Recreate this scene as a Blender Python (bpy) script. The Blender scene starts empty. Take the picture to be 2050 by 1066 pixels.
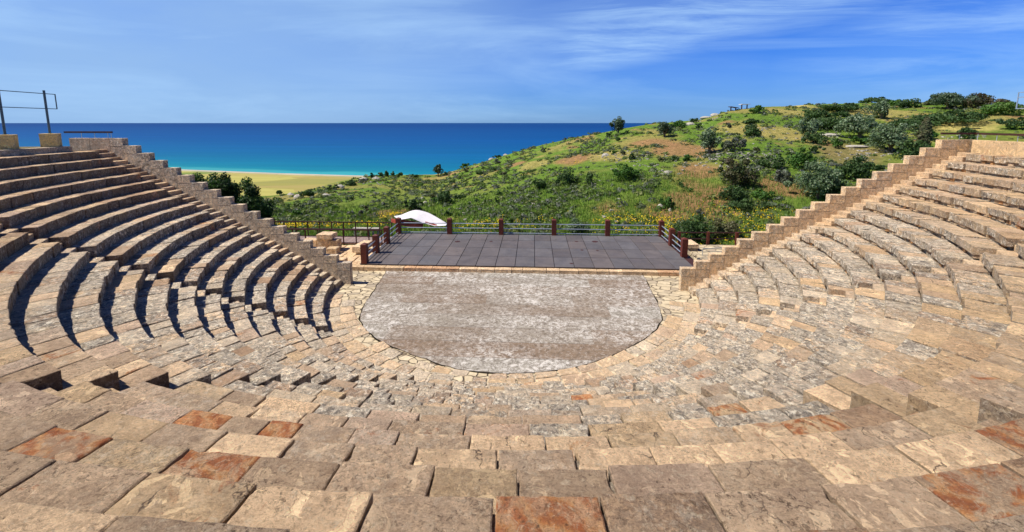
import bpy, math, random
import numpy as np
from math import radians as RD, pi
random.seed(7); RS=np.random.RandomState(11)
sc=bpy.context.scene; COL=sc.collection

# ------------------------------------------------------------------ camera
F,CY,PT,YW=854.835,361.735,.134,-.05
C=np.array([1.196,-23.786,9.288])
FW=np.array([math.sin(YW)*math.cos(PT),math.cos(YW)*math.cos(PT),-math.sin(PT)])
RT=np.array([math.cos(YW),-math.sin(YW),0.]); UP=np.cross(RT,FW)
def ray(x,y): return FW*F+RT*(x-1025)-UP*(y-CY)
def atz(x,y,z):
    d=ray(x,y); return C+d*((z-C[2])/d[2])
def aty(x,y,Y):
    d=ray(x,y); return C+d*((Y-C[1])/d[1])
cd=bpy.data.cameras.new('camera'); cam=bpy.data.objects.new('camera',cd); COL.objects.link(cam)
cam.location=C; cam.rotation_euler=(pi/2-PT,0,-YW)
cd.sensor_width=36; cd.lens=F/2050*36; cd.shift_y=-(533-CY)/2050
cd.clip_start=.1; cd.clip_end=400000
sc.camera=cam

# ------------------------------------------------------------------ noise
_perm=RS.rand(1<<16)
def _h(ix,iy,iz): return _perm[(ix*73856093 ^ iy*19349663 ^ iz*83492791)&0xffff]
def vn(p):
    p=np.asarray(p,float); i=np.floor(p).astype(np.int64); f=p-i; f=f*f*(3-2*f)
    x,y,z=i[...,0],i[...,1],i[...,2]; fx,fy,fz=f[...,0],f[...,1],f[...,2]
    r=0
    for a in (0,1):
        for b in (0,1):
            for c in (0,1):
                r=r+_h(x+a,y+b,z+c)*(fx if a else 1-fx)*(fy if b else 1-fy)*(fz if c else 1-fz)
    return r*2-1
def fbm(p,o=4):
    p=np.asarray(p,float); r=0; a=1.; s=0
    for k in range(o):
        r=r+a*vn(p*(2**k)+k*17.3); s+=a; a*=.5
    return r/s
def ss(x,a,b):
    t=np.clip((np.asarray(x,float)-a)/(b-a),0,1); return t*t*(3-2*t)

# ------------------------------------------------------------------ object helpers
def tag(o,label=None,cat=None,group=None,kind=None):
    if label: o['label']=label
    if cat: o['category']=cat
    if group: o['group']=group
    if kind: o['kind']=kind
    return o
def link(o,parent=None):
    COL.objects.link(o)
    if parent is not None: o.parent=parent
    return o
def empty(name,loc=(0,0,0),**k):
    o=bpy.data.objects.new(name,None); link(o); o.location=[float(v) for v in loc]; o.empty_display_size=.2
    return tag(o,**k)
class MB:
    """collects quads / polys with optional per-vertex colour and props"""
    def __init__(s): s.v=[];s.f=[];s.c=[];s.p=[];s.n=0
    def add(s,v,f,col=(.5,.5,.5),prop=(0,0,0)):
        v=np.array(v,float).reshape(-1,3)
        s.v.append(v); s.f+= [tuple(int(i)+s.n for i in q) for q in f]
        c=np.asarray(col,float); c=np.broadcast_to(c,(len(v),3)) if c.ndim==1 else c
        p=np.asarray(prop,float); p=np.broadcast_to(p,(len(v),3)) if p.ndim==1 else p
        s.c.append(c); s.p.append(p); s.n+=len(v)
    def box(s,lo,hi,**k):
        x0,y0,z0=lo;x1,y1,z1=hi
        s.add([(x0,y0,z0),(x1,y0,z0),(x1,y1,z0),(x0,y1,z0),(x0,y0,z1),(x1,y0,z1),(x1,y1,z1),(x0,y1,z1)],
              [(0,3,2,1),(4,5,6,7),(0,1,5,4),(1,2,6,5),(2,3,7,6),(3,0,4,7)],**k)
    def beam(s,a,b,w,h=None,up=(0,0,1),**k):
        h=h or w; a=np.array(a,float);b=np.array(b,float); d=b-a; d/=np.linalg.norm(d)
        u=np.array(up,float)
        if abs(d@u)>.95: u=np.array((1.,0,0)) if abs(d[0])<.9 else np.array((0,1.,0))
        x=np.cross(d,u); x/=np.linalg.norm(x); y=np.cross(x,d)
        q=[]
        for e in (a,b):
            for sx,sy in ((-1,-1),(1,-1),(1,1),(-1,1)): q.append(e+x*sx*w/2+y*sy*h/2)
        s.add(q,[(0,1,2,3),(7,6,5,4),(0,4,5,1),(1,5,6,2),(2,6,7,3),(3,7,4,0)],**k)
    def tube(s,a,b,r,n=8,r2=None,**k):
        a=np.array(a,float);b=np.array(b,float); d=b-a; d/=np.linalg.norm(d)
        u=np.array((0,0,1.)) if abs(d[2])<.9 else np.array((1.,0,0))
        x=np.cross(d,u); x/=np.linalg.norm(x); y=np.cross(x,d); r2=r if r2 is None else r2
        q=[]
        for e,rr in ((a,r),(b,r2)):
            for i in range(n): t=2*pi*i/n; q.append(e+rr*(x*math.cos(t)+y*math.sin(t)))
        s.add(q,[(i,(i+1)%n,n+(i+1)%n,n+i) for i in range(n)]+[tuple(range(n))[::-1],tuple(range(n,2*n))],**k)
    def build(s,name,mat,parent=None,smooth=False,loc=None):
        v=np.concatenate(s.v)
        if loc is None and parent is not None: loc=tuple(parent.location)
        if loc is not None: v=v-np.array(loc,float)
        me=bpy.data.meshes.new(name); me.from_pydata(v.tolist(),[],s.f)
        a=me.attributes.new('bcol','FLOAT_COLOR','POINT'); c=np.ones((len(v),4)); c[:,:3]=np.concatenate(s.c); a.data.foreach_set('color',c.ravel())
        a=me.attributes.new('bprop','FLOAT_VECTOR','POINT'); a.data.foreach_set('vector',np.concatenate(s.p).ravel())
        if smooth: me.polygons.foreach_set('use_smooth',[True]*len(me.polygons))
        me.materials.append(mat); me.update()
        o=bpy.data.objects.new(name,me); link(o,parent)
        if loc is not None: o.location=[float(t)-(float(parent.location[i]) if parent else 0) for i,t in enumerate(loc)]
        return o
def quadmesh(name,V,nf,mat,col,parent=None,loc=None,k=4):
    """V: (n*k,3) vertices of loose k-gons -> fast mesh"""
    if loc is not None: V=V-np.array(loc,float)
    n=len(V)//k; me=bpy.data.meshes.new(name)
    me.vertices.add(len(V)); me.vertices.foreach_set('co',V.ravel())
    me.loops.add(len(V)); me.loops.foreach_set('vertex_index',np.arange(len(V)))
    me.polygons.add(n); me.polygons.foreach_set('loop_start',np.arange(n)*k); me.polygons.foreach_set('loop_total',np.full(n,k))
    me.update(calc_edges=True)
    a=me.attributes.new('bcol','FLOAT_COLOR','POINT'); c=np.ones((len(V),4)); c[:,:3]=col; a.data.foreach_set('color',c.ravel())
    me.materials.append(mat); o=bpy.data.objects.new(name,me); link(o,parent)
    if loc is not None: o.location=[float(t)-(float(parent.location[i]) if parent else 0) for i,t in enumerate(loc)]
    return o

# ------------------------------------------------------------------ materials
class NT:
    def __init__(s,name):
        s.m=bpy.data.materials.new(name); s.m.use_nodes=True; s.t=s.m.node_tree; s.t.nodes.clear()
        s.out=s.n('ShaderNodeOutputMaterial'); s.b=s.n('ShaderNodeBsdfPrincipled'); s.l(s.b.outputs[0],s.out.inputs[0])
    def n(s,ty,**k):
        x=s.t.nodes.new(ty)
        for a,b in k.items(): setattr(x,a,b)
        return x
    def l(s,a,b): s.t.links.new(a,b)
    def inp(s,sock,v):
        if hasattr(v,'is_output'): s.l(v,sock)
        elif v is not None: sock.default_value=v
    def co(s): return s.n('ShaderNodeTexCoord').outputs['Object']
    def attr(s,name,out='Color'): return s.n('ShaderNodeAttribute',attribute_name=name).outputs[out]
    def map(s,v,scale=(1,1,1),rot=(0,0,0),loc=(0,0,0)):
        x=s.n('ShaderNodeMapping'); s.l(v,x.inputs[0]); x.inputs['Scale'].default_value=scale; x.inputs['Rotation'].default_value=rot; x.inputs['Location'].default_value=loc; return x.outputs[0]
    def noise(s,v,scale,detail=5,rough=.6,dist=0,out=0):
        x=s.n('ShaderNodeTexNoise'); s.l(v,x.inputs['Vector']); x.inputs['Scale'].default_value=scale; x.inputs['Detail'].default_value=detail; x.inputs['Roughness'].default_value=rough; x.inputs['Distortion'].default_value=dist; return x.outputs[out]
    def vor(s,v,scale,feature='F1',out='Distance',rnd=1):
        x=s.n('ShaderNodeTexVoronoi',feature=feature); s.l(v,x.inputs['Vector']); x.inputs['Scale'].default_value=scale; x.inputs['Randomness'].default_value=rnd; return x.outputs[out]
    def ramp(s,v,stops,interp='LINEAR'):
        x=s.n('ShaderNodeValToRGB'); s.l(v,x.inputs[0]); e=x.color_ramp.elements; x.color_ramp.interpolation=interp
        while len(e)<len(stops): e.new(.5)
        for i,(p,c) in enumerate(stops):
            e[i].position=p; e[i].color=(c,c,c,1) if not hasattr(c,'__len__') else (*c,1)
        return x.outputs[0]
    def mix(s,f,a,b,mode='MIX'):
        x=s.n('ShaderNodeMix',data_type='RGBA',blend_type=mode); x.clamp_factor=True
        s.inp(x.inputs[0],f)
        for so,v in ((x.inputs[6],a),(x.inputs[7],b)):
            if hasattr(v,'is_output'): s.l(v,so)
            else: so.default_value=(*v,1)
        return x.outputs[2]
    def math(s,op,a,b=None,c=None,clamp=False):
        x=s.n('ShaderNodeMath',operation=op,use_clamp=clamp); s.inp(x.inputs[0],a); s.inp(x.inputs[1],b)
        if c is not None: s.inp(x.inputs[2],c)
        return x.outputs[0]
    def sep(s,v):
        x=s.n('ShaderNodeSeparateXYZ'); s.l(v,x.inputs[0]); return x.outputs
    def vadd(s,a,b):
        x=s.n('ShaderNodeVectorMath',operation='ADD'); s.l(a,x.inputs[0]); s.inp(x.inputs[1],b); return x.outputs[0]
    def bump(s,h,dist=.01,strength=1,nrm=None):
        x=s.n('ShaderNodeBump'); s.l(h,x.inputs['Height']); x.inputs['Distance'].default_value=dist; x.inputs['Strength'].default_value=strength
        if nrm is not None: s.l(nrm,x.inputs['Normal'])
        return x.outputs[0]
    def fin(s,col,rough=.9,nrm=None,spec=.2,metal=0):
        s.inp(s.b.inputs['Base Color'],col if hasattr(col,'is_output') else (*col,1)); s.inp(s.b.inputs['Roughness'],rough)
        s.b.inputs['Specular IOR Level'].default_value=spec; s.b.inputs['Metallic'].default_value=metal
        if nrm is not None: s.l(nrm,s.b.inputs['Normal'])
        return s.m

def stone_mat(name):
    # bcol = stone colour of the block, bprop = (lichen, rust veining, seed)
    t=NT(name); co=t.co(); pr=t.sep(t.attr('bprop','Vector')); li,ru,sd=pr[0],pr[1],pr[2]
    off=t.n('ShaderNodeCombineXYZ'); t.l(t.math('MULTIPLY',sd,37.),off.inputs[0]); t.l(t.math('MULTIPLY',sd,91.),off.inputs[1])
    p=t.vadd(co,off.outputs[0]); base=t.attr('bcol')
    col=t.mix(t.ramp(t.noise(p,1.7,6,.65,.6),[(.34,0),(.62,1)]),t.mix(1.,base,(.78,.74,.72),'MULTIPLY'),t.mix(1.,base,(1.16,1.13,1.08),'MULTIPLY'))
    col=t.mix(t.math('MULTIPLY',t.ramp(t.noise(t.map(p,(1,3.2,1),(0,0,.6)),7,7,.78,.8),[(.40,1),(.52,0)]),.6),col,t.mix(1.,base,(.6,.55,.52),'MULTIPLY'))
    gs=t.math('ADD',t.math('MULTIPLY',t.math('FRACT',t.math('MULTIPLY',sd,7.3)),.75),.12)
    # tool marks / fine grain
    col=t.mix(t.math('MULTIPLY',t.ramp(t.noise(p,36,5,.8),[(.40,1),(.5,0)]),t.math('MULTIPLY',gs,.9)),col,t.mix(1.,base,(.42,.37,.33),'MULTIPLY'))
    col=t.mix(t.math('MULTIPLY',t.ramp(t.noise(p,23,3,.7),[(.53,0),(.62,1)]),t.math('MULTIPLY',gs,.65)),col,t.mix(1.,base,(1.5,1.45,1.35),'MULTIPLY'))
    # flaked pale patches
    fl=t.ramp(t.noise(p,3.4,4,.6,1.1),[(.565,0),(.585,1)])
    fl=t.math('MULTIPLY',fl,t.ramp(t.noise(p,.9,2),[(.42,0),(.55,1)]))
    col=t.mix(t.math('MULTIPLY',fl,.75),col,t.mix(1.,base,(1.5,1.5,1.4),'MULTIPLY'))
    sp=t.math('MULTIPLY',t.ramp(t.noise(p,5.2,7,.8,.7),[(.54,0),(.60,1)]),gs)
    col=t.mix(t.math('MULTIPLY',sp,.55),col,t.mix(1.,base,(1.42,1.42,1.34),'MULTIPLY'))
    dk=t.math('MULTIPLY',t.ramp(t.noise(p,1.15,6,.74,.8),[(.50,0),(.62,1)]),.45)
    col=t.mix(dk,col,t.mix(1.,base,(.56,.52,.50),'MULTIPLY'))
    # rust veins
    w=t.n('ShaderNodeTexWave',wave_type='BANDS',bands_direction='DIAGONAL'); t.l(p,w.inputs[0]); w.inputs['Scale'].default_value=.9; w.inputs['Distortion'].default_value=6; w.inputs['Detail'].default_value=6; w.inputs['Detail Scale'].default_value=1.6; w.inputs['Detail Roughness'].default_value=.68
    vein=t.ramp(w.outputs['Fac'],[(.0,(.30,.10,.04)),(.3,(.44,.19,.07)),(.55,(.50,.28,.13)),(.75,(.50,.29,.15)),(.9,(.46,.2,.08)),(1,(.34,.12,.05))])
    rm=t.ramp(t.math('ADD',t.noise(co,1.7,7,.72,.9),t.math('MULTIPLY',ru,.34)),[(.665,0),(.74,1)])
    col=t.mix(rm,col,t.mix(t.math('MULTIPLY',t.ramp(t.noise(p,18,5,.75),[(.4,1),(.55,0)]),.4),vein,(.2,.1,.06)))
    # lichen: grey film, black crust, white spots
    lm=t.math('MULTIPLY',t.ramp(t.noise(p,3.2,7,.78,.6),[(.42,0),(.56,1)]),li,clamp=True)
    col=t.mix(t.math('MULTIPLY',lm,.9),col,(.31,.265,.21))
    bk=t.math('MULTIPLY',t.ramp(t.noise(p,6,7,.82,.5),[(.495,0),(.56,1)]),li,clamp=True)
    col=t.mix(t.math('MULTIPLY',bk,.85),col,(.10,.088,.075))
    wh=t.math('MULTIPLY',t.ramp(t.noise(p,7.5,7,.8,.6),[(.53,0),(.59,1)]),li,clamp=True)
    col=t.mix(t.math('MULTIPLY',wh,.85),col,(.76,.68,.53))
    # pits
    pit=t.math('MULTIPLY',t.ramp(t.vor(t.vadd(p,t.map(t.noise(p,20,2,out=1),(.06,.06,.06))),9,rnd=1),[(.05,1),(.15,0)]),t.ramp(t.noise(p,2.2,2),[(.48,0),(.6,1)]))
    col=t.mix(t.math('MULTIPLY',pit,.7),col,(.08,.055,.04))
    # hairline cracks
    cp=t.vadd(p,t.map(t.noise(p,2.2,4,out=1),(.55,.55,.55)))
    ck=t.math('MULTIPLY',t.ramp(t.vor(cp,1.15,'DISTANCE_TO_EDGE'),[(.003,1),(.011,0)]),t.ramp(t.noise(p,.8,2),[(.59,0),(.64,1)]))
    col=t.mix(t.math('MULTIPLY',ck,.85),col,(.07,.05,.04))
    # weathered hollows
    hl=t.math('MULTIPLY',t.ramp(t.noise(p,4.3,6,.75,.5),[(.58,0),(.66,1)]),.5)
    col=t.mix(hl,col,t.mix(1.,base,(.52,.47,.44),'MULTIPLY'))
    col=t.mix(1.,col,(1.50,1.50,1.50),'MULTIPLY')
    h=t.math('ADD',t.math('MULTIPLY',t.noise(p,9,8,.8),1.),t.math('MULTIPLY',t.noise(t.map(p,(1,3.5,1),(0,0,.6)),22,5,.78),.6))
    h=t.math('SUBTRACT',h,t.math('MULTIPLY',pit,.8)); h=t.math('SUBTRACT',h,t.math('MULTIPLY',fl,.25)); h=t.math('SUBTRACT',h,t.math('MULTIPLY',ck,.6))
    # coarse dark crust and bleached spots at two scales
    b2=t.math('MULTIPLY',t.ramp(t.noise(p,14,6,.82,.6),[(.54,0),(.60,1)]),t.ramp(t.noise(co,.7,4,.6),[(.40,.15),(.62,.85)]))
    col=t.mix(b2,col,t.mix(1.,base,(.30,.27,.26),'MULTIPLY'))
    w2=t.math('MULTIPLY',t.ramp(t.noise(p,10,6,.82,.9),[(.56,0),(.62,1)]),.45)
    col=t.mix(w2,col,(.80,.66,.46))
    nb=t.bump(t.noise(p,60,4,.75),.012,.7,t.bump(h,.085,1.))
    return t.fin(col,.93,nb,.1)
M={}
M['stone']=stone_mat('weathered_stone')
def simple(name,c1,c2,scale=4,rough=.8,bs=30,bd=.004,spec=.3,metal=0,stretch=(1,1,1)):
    t=NT(name); p=t.map(t.co(),stretch)
    col=t.mix(t.ramp(t.noise(p,scale,6,.65,.3),[(.35,0),(.65,1)]),c1,c2)
    return t.fin(col,rough,t.bump(t.noise(p,bs,4,.7),bd),spec,metal)
M['plaster']=simple('render_stone',(.52,.34,.17),(.62,.43,.24),3,.9,20,.01,.1)
M['concrete']=simple('yellow_concrete',(.55,.42,.2),(.66,.52,.28),4,.85,25,.004,.2)
M['post']=simple('brown_painted_wood',(.085,.018,.012),(.14,.032,.02),6,.55,40,.003,.35)
M['dark']=simple('dark_wood',(.04,.014,.010),(.075,.028,.018),5,.6,30,.003,.3)
M['galv']=simple('galvanised_steel',(.45,.5,.54),(.62,.66,.7),8,.38,50,.001,.5,.7)
M['bluegrey']=simple('blue_grey_paint',(.05,.09,.12),(.10,.15,.19),8,.5,50,.001,.4)
M['white']=simple('white_membrane',(.70,.655,.65),(.80,.76,.75),1,.6,3,.02,.3)
M['brick']=simple('red_brown_board',(.36,.06,.04),(.48,.10,.06),3,.7,20,.004,.2)
M['limestone']=simple('white_limestone',(.30,.27,.22),(.52,.48,.41),5,.95,12,.05,.05)
M['gravel']=simple('gravel',(.42,.33,.22),(.62,.52,.37),9,.95,30,.02,.05)
M['bark']=simple('bark',(.10,.07,.045),(.2,.15,.10),9,.95,20,.03,.05,stretch=(1,1,.3))
def boards():
    t=NT('weathered_boards'); co=t.co(); s=t.sep(co)
    br=t.math('FRACT',t.math('MULTIPLY',s[0],6.5)); gap=t.ramp(br,[(.0,1),(.07,0)])
    idn=t.noise(t.map(co,(6.5,.01,1)),1,1)
    col=t.mix(t.ramp(idn,[(.35,0),(.65,1)]),(.22,.15,.13),(.34,.25,.22))
    col=t.mix(gap,col,(.04,.025,.02))
    return t.fin(col,.75,t.bump(t.math('SUBTRACT',t.noise(t.map(co,(20,2,1)),3,4),gap),.006),.25)
M['boards']=boards()
def deckmat():
    t=NT('stage_panels'); co=t.co(); base=t.attr('bcol')
    col=t.mix(t.ramp(t.noise(co,.9,6,.7,.4),[(.35,0),(.65,1)]),t.mix(1.,base,(.82,.82,.84),'MULTIPLY'),t.mix(1.,base,(1.2,1.18,1.16),'MULTIPLY'))
    col=t.mix(t.math('MULTIPLY',t.ramp(t.noise(co,14,5,.8),[(.55,0),(.72,1)]),.35),col,(.2,.18,.18))
    col=t.mix(t.math('MULTIPLY',t.ramp(t.noise(co,2.1,4,.6),[(.66,0),(.74,1)]),.5),col,(.03,.022,.02))
    return t.fin(col,t.ramp(t.noise(co,1.5,4),[(.3,.55),(.7,.75)]),t.bump(t.noise(co,60,3,.7),.003),.25)
M['deck']=deckmat()
def orchmat():
    t=NT('orchestra_mortar'); co=t.co(); s=t.sep(t.vadd(co,t.map(t.noise(co,.6,2,out=1),(.12,.12,0))))
    rowf=t.math('MULTIPLY',t.math('ADD',s[1],.25),1/1.27)
    rid=t.math('FLOOR',rowf); fr=t.math('FRACT',rowf)
    line=t.ramp(fr,[(.0,1),(.03,0),(.97,0),(1.,1)])
    xx=t.math('ADD',t.math('MULTIPLY',s[0],.22),t.math('MULTIPLY',rid,.371)); xid=t.math('FLOOR',xx); xf=t.math('FRACT',xx)
    line=t.math('MAXIMUM',line,t.math('MULTIPLY',t.ramp(xf,[(.0,1),(.006,0)]),.6))
    cv=t.n('ShaderNodeCombineXYZ'); t.l(rid,cv.inputs[0]); t.l(xid,cv.inputs[1])
    wn=t.n('ShaderNodeTexWhiteNoise',noise_dimensions='2D'); t.l(cv.outputs[0],wn.inputs['Vector'])
    base=t.mix(wn.outputs['Value'],(.20,.135,.088),(.26,.23,.185))
    base=t.mix(t.ramp(t.noise(co,.35,3,.5),[(.4,0),(.6,1)]),base,t.mix(1.,base,(1.08,1.1,1.1),'MULTIPLY'))
    w1=t.ramp(t.noise(co,2.6,9,.86,1.2),[(.47,0),(.56,1)])
    reg=t.ramp(t.math('ADD',t.noise(t.map(co,(.6,1.3,1)),.34,5,.65),t.math('MULTIPLY',wn.outputs['Value'],.16)),[(.46,.06),(.66,1)])
    col=t.mix(t.math('MULTIPLY',t.math('MULTIPLY',w1,reg),.9),base,(.66,.61,.54))
    col=t.mix(t.math('MULTIPLY',t.ramp(t.noise(co,7,7,.85,.8),[(.51,0),(.60,1)]),.38),col,(.62,.57,.5))
    col=t.mix(t.math('MULTIPLY',t.ramp(t.noise(co,5,7,.85,.5),[(.42,1),(.5,0)]),.7),col,(.10,.075,.055))
    col=t.mix(t.math('MULTIPLY',line,.55),col,(.12,.10,.085))
    return t.fin(col,.92,t.bump(t.noise(co,14,6,.75),.02),.1)
M['orch']=orchmat()
def pavemat():
    t=NT('flagstones'); co=t.co(); p=t.vadd(co,t.map(t.noise(co,1.2,2,out=1),(.5,.5,0))); p2=t.map(p,(1.7,2.7,1))
    e=t.vor(p2,1.,'DISTANCE_TO_EDGE'); x=t.n('ShaderNodeTexVoronoi'); t.l(p2,x.inputs['Vector']); x.inputs['Scale'].default_value=1.
    cs=t.sep(x.outputs['Color'])
    base=t.mix(cs[0],(.52,.42,.27),(.68,.56,.37)); base=t.mix(t.math('MULTIPLY',t.ramp(cs[1],[(.62,0),(.8,1)]),.8),base,(.33,.27,.2))
    base=t.mix(t.math('MULTIPLY',t.ramp(t.noise(co,5,6,.7),[(.4,1),(.55,0)]),.4),base,(.36,.28,.18))
    wv=t.noise(co,3,2); crk=t.ramp(t.math('ADD',e,t.math('MULTIPLY',t.math('SUBTRACT',wv,.5),.05)),[(.01,1),(.05,0)])
    crk=t.math('MULTIPLY',crk,t.ramp(t.noise(co,1.1,3),[(.36,0),(.46,1)]))
    col=t.mix(t.math('MULTIPLY',crk,.9),base,(.10,.07,.045))
    h=t.math('SUBTRACT',t.math('ADD',t.math('MULTIPLY',cs[2],.5),t.math('MULTIPLY',t.noise(co,16,5,.7),.5)),t.math('MULTIPLY',crk,1.5))
    return t.fin(col,.92,t.bump(h,.03),.1)
M['pave']=pavemat()
def leafmat(name,rough=.6,trans=.25,spec=.25):
    t=NT(name); a=t.attr('bcol'); t.fin(a,rough,None,spec)
    tr=t.n('ShaderNodeBsdfTranslucent'); t.l(t.mix(1.,a,(1.1,1.25,.6),'MULTIPLY'),tr.inputs[0])
    mx=t.n('ShaderNodeMixShader'); mx.inputs[0].default_value=trans; t.l(t.b.outputs[0],mx.inputs[1]); t.l(tr.outputs[0],mx.inputs[2]); t.l(mx.outputs[0],t.out.inputs[0])
    return t.m
M['leaf']=leafmat('leaves'); M['flower']=leafmat('petals',.7,.15,.1)
def groundmat():
    t=NT('hill_soil_and_grass'); co=t.co(); a=t.attr('bcol')
    col=t.mix(t.ramp(t.noise(co,1.3,7,.75,.4),[(.36,0),(.6,1)]),t.mix(1.,a,(.55,.62,.5),'MULTIPLY'),t.mix(1.,a,(1.3,1.25,1.2),'MULTIPLY'))
    col=t.mix(t.math('MULTIPLY',t.ramp(t.noise(co,5,5,.8),[(.55,0),(.68,1)]),.35),col,(.34,.30,.13))
    col=t.mix(t.math('MULTIPLY',t.ramp(t.noise(co,2.7,6,.8),[(.3,1),(.45,0)]),.5),col,(.02,.035,.012))
    return t.fin(col,.95,t.bump(t.noise(co,3,7,.8),.35),.05)
M['ground']=groundmat()
def plainmat():
    t=NT('fields'); co=t.co(); p=t.map(co,(.004,.012,1),(0,0,-.30))
    p=t.vadd(p,t.map(t.noise(co,.006,3,out=1),(.35,.35,0)))
    v=t.n('ShaderNodeTexVoronoi'); t.l(p,v.inputs['Vector']); v.inputs['Scale'].default_value=1.5
    cs=t.sep(v.outputs['Color'])
    col=t.mix(t.ramp(cs[0],[(.45,0),(.62,1)]),(.17,.22,.055),(.34,.27,.095))
    col=t.mix(t.ramp(cs[1],[(.7,0),(.75,1)]),col,(.42,.38,.11))
    col=t.mix(t.math('MULTIPLY',t.ramp(t.noise(t.map(co,(.006,.05,1),(0,0,-.3)),1.,5,.6),[(.42,0),(.6,1)]),.6),col,(.30,.27,.07))
    col=t.mix(t.math('MULTIPLY',t.ramp(t.noise(co,.06,6,.8),[(.58,0),(.66,1)]),.35),col,(.09,.12,.035))
    return t.fin(col,.95,None,.05)
M['plain']=plainmat()
M['sand']=simple('beach_sand',(.38,.33,.25),(.50,.44,.35),.02,.95,.1,.1,.05)
def seamat():
    t=NT('sea_water'); co=t.co()
    g=t.n('ShaderNodeNewGeometry'); off=t.n('ShaderNodeVectorMath',operation='LENGTH'); t.l(t.map(g.outputs['Position'],(1,1,0),loc=(320,-640,0)),off.inputs[0])
    x=t.sep(g.outputs['Position'])
    # offshore distance measured across the coast line (coast runs from (-674,723) to (-274,636))
    d=t.math('ADD',t.math('MULTIPLY',t.math('SUBTRACT',x[0],-274.),.2125),t.math('MULTIPLY',t.math('SUBTRACT',x[1],636.),.977))
    d=t.math('ADD',d,t.math('MULTIPLY',t.math('SUBTRACT',t.noise(co,.0022,4),.5),160.))
    lg=t.math('DIVIDE',t.math('LOGARITHM',t.math('MAXIMUM',d,4.),10.),5.)
    col=t.ramp(lg,[(.18,(.04,.24,.27)),(.28,(.006,.16,.22)),(.42,(.002,.125,.22)),(.52,(.001,.085,.215)),(.62,(.0008,.058,.20)),(.80,(.0006,.034,.15)),(.93,(.002,.04,.15))])
    strk=t.ramp(t.noise(t.map(co,(.0008,.009,1),(0,0,-.2)),1.,8,.78,.6),[(.35,0),(.65,1)])
    col=t.mix(t.math('MULTIPLY',strk,.85),col,t.mix(1.,col,(.8,1.3,1.25),'MULTIPLY'))
    foam=t.math('MULTIPLY',t.ramp(d,[(.0,1),(1,1)]),0)
    nb=t.bump(t.noise(t.map(co,(.05,.12,1)),1.,4,.7),1.2,.5)
    return t.fin(col,.6,nb,.05)
M['sea']=seamat()

# ------------------------------------------------------------------ stone blocks
R0,PR,Z0,HR=10.06,.755,.386,.42
def dlt(th):
    d=abs(((math.degrees(th)-270+180)%360)-180)
    if d<25: return .05+.2*math.sin(d/25*pi/2)**2
    return .25*max(0,math.cos(min(1,(d-25)/32)*pi/2))**2
def lipR(k,th): return R0+PR*k+dlt(th)
TAN=np.array((.440,.318,.210)); GRY=np.array((.57,.47,.34)); CRM=np.array((.66,.48,.30)); YEL=np.array((.53,.38,.225)); PNK=np.array((.50,.365,.26)); ORG=np.array((.46,.17,.055)); RST=np.array((.40,.17,.07)); BRN=np.array((.34,.225,.14))
def style(k,th,ylw=0):
    """colour, (lichen, rust, seed) of a block in row k at angle th(deg)"""
    r=random.random()
    up=ss(k,7.2,9.2) if 240<th<318 else ss(k,9,12)
    base=TAN*random.uniform(.86,1.18)
    if r<.16: base=CRM*random.uniform(.85,1.05)
    elif r<.36: base=YEL*random.uniform(.85,1.1)
    elif r<.5: base=PNK*random.uniform(.85,1.1)
    elif r<.6: base=BRN*random.uniform(.95,1.25)
    g=(GRY if random.random()<.7 else CRM if random.random()<.7 else BRN*1.4)*random.uniform(.75,1.25)
    m=float(up)*.88+.06
    if random.random()<.14 and k<11: m=1-m
    col=base*m+g*(1-m)
    li=(1-m)*random.choice([.35,.7,.85,1,1,1])+random.choice([0,0,.06,.2])
    ru=0
    if m>.5 and random.random()<.16: ru=random.uniform(.15,.5)
    if th>298 and k>3: col=col*(1-.45*m)+np.array((.56,.385,.21))*.45*m*random.uniform(.85,1.15)
    return col,(min(li,1),ru,random.random())
SPEC=[('rust',13.8,263.2),('rust',13.9,260.0),('veins',11.2,287.4),('org',5.3,279.0),('rust2',13.1,257.9),('veins',9.1,285.6),('org',11.0,258.1),('org',11.8,262.4),('strata',14.7,273.6),('red',14.8,282.7)]+\
 [('cream',a,b) for a,b in [(14.7,268.9),(12.8,262.5),(12.6,276.4),(12.5,278.3),(12.7,280.6),(12.8,283.9),(9.6,258.3),(13.4,284.7),(7.5,281.5),(9.0,292.1),(11.4,272.0),(13.7,282.5)]]
def spec_style(k,t0,t1):
    for n,kk,tt in SPEC:
        if int(kk)==k and t0<=tt<t1:
            s=random.random()
            return {'rust':(RST*.2+TAN*.85,(0,.60,s)),'veins':(YEL,(0,.55,s)),'rust2':(YEL,(0,.6,s)),'org':(ORG*.7+YEL*.3,(.0,.62,s)),'strata':(RST*.5+TAN*.65,(0,.66,.37)),'red':(TAN,(0,.6,.62)),'cream':(CRM*1.04,(.04,.05,s))}[n]
    return None
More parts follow.
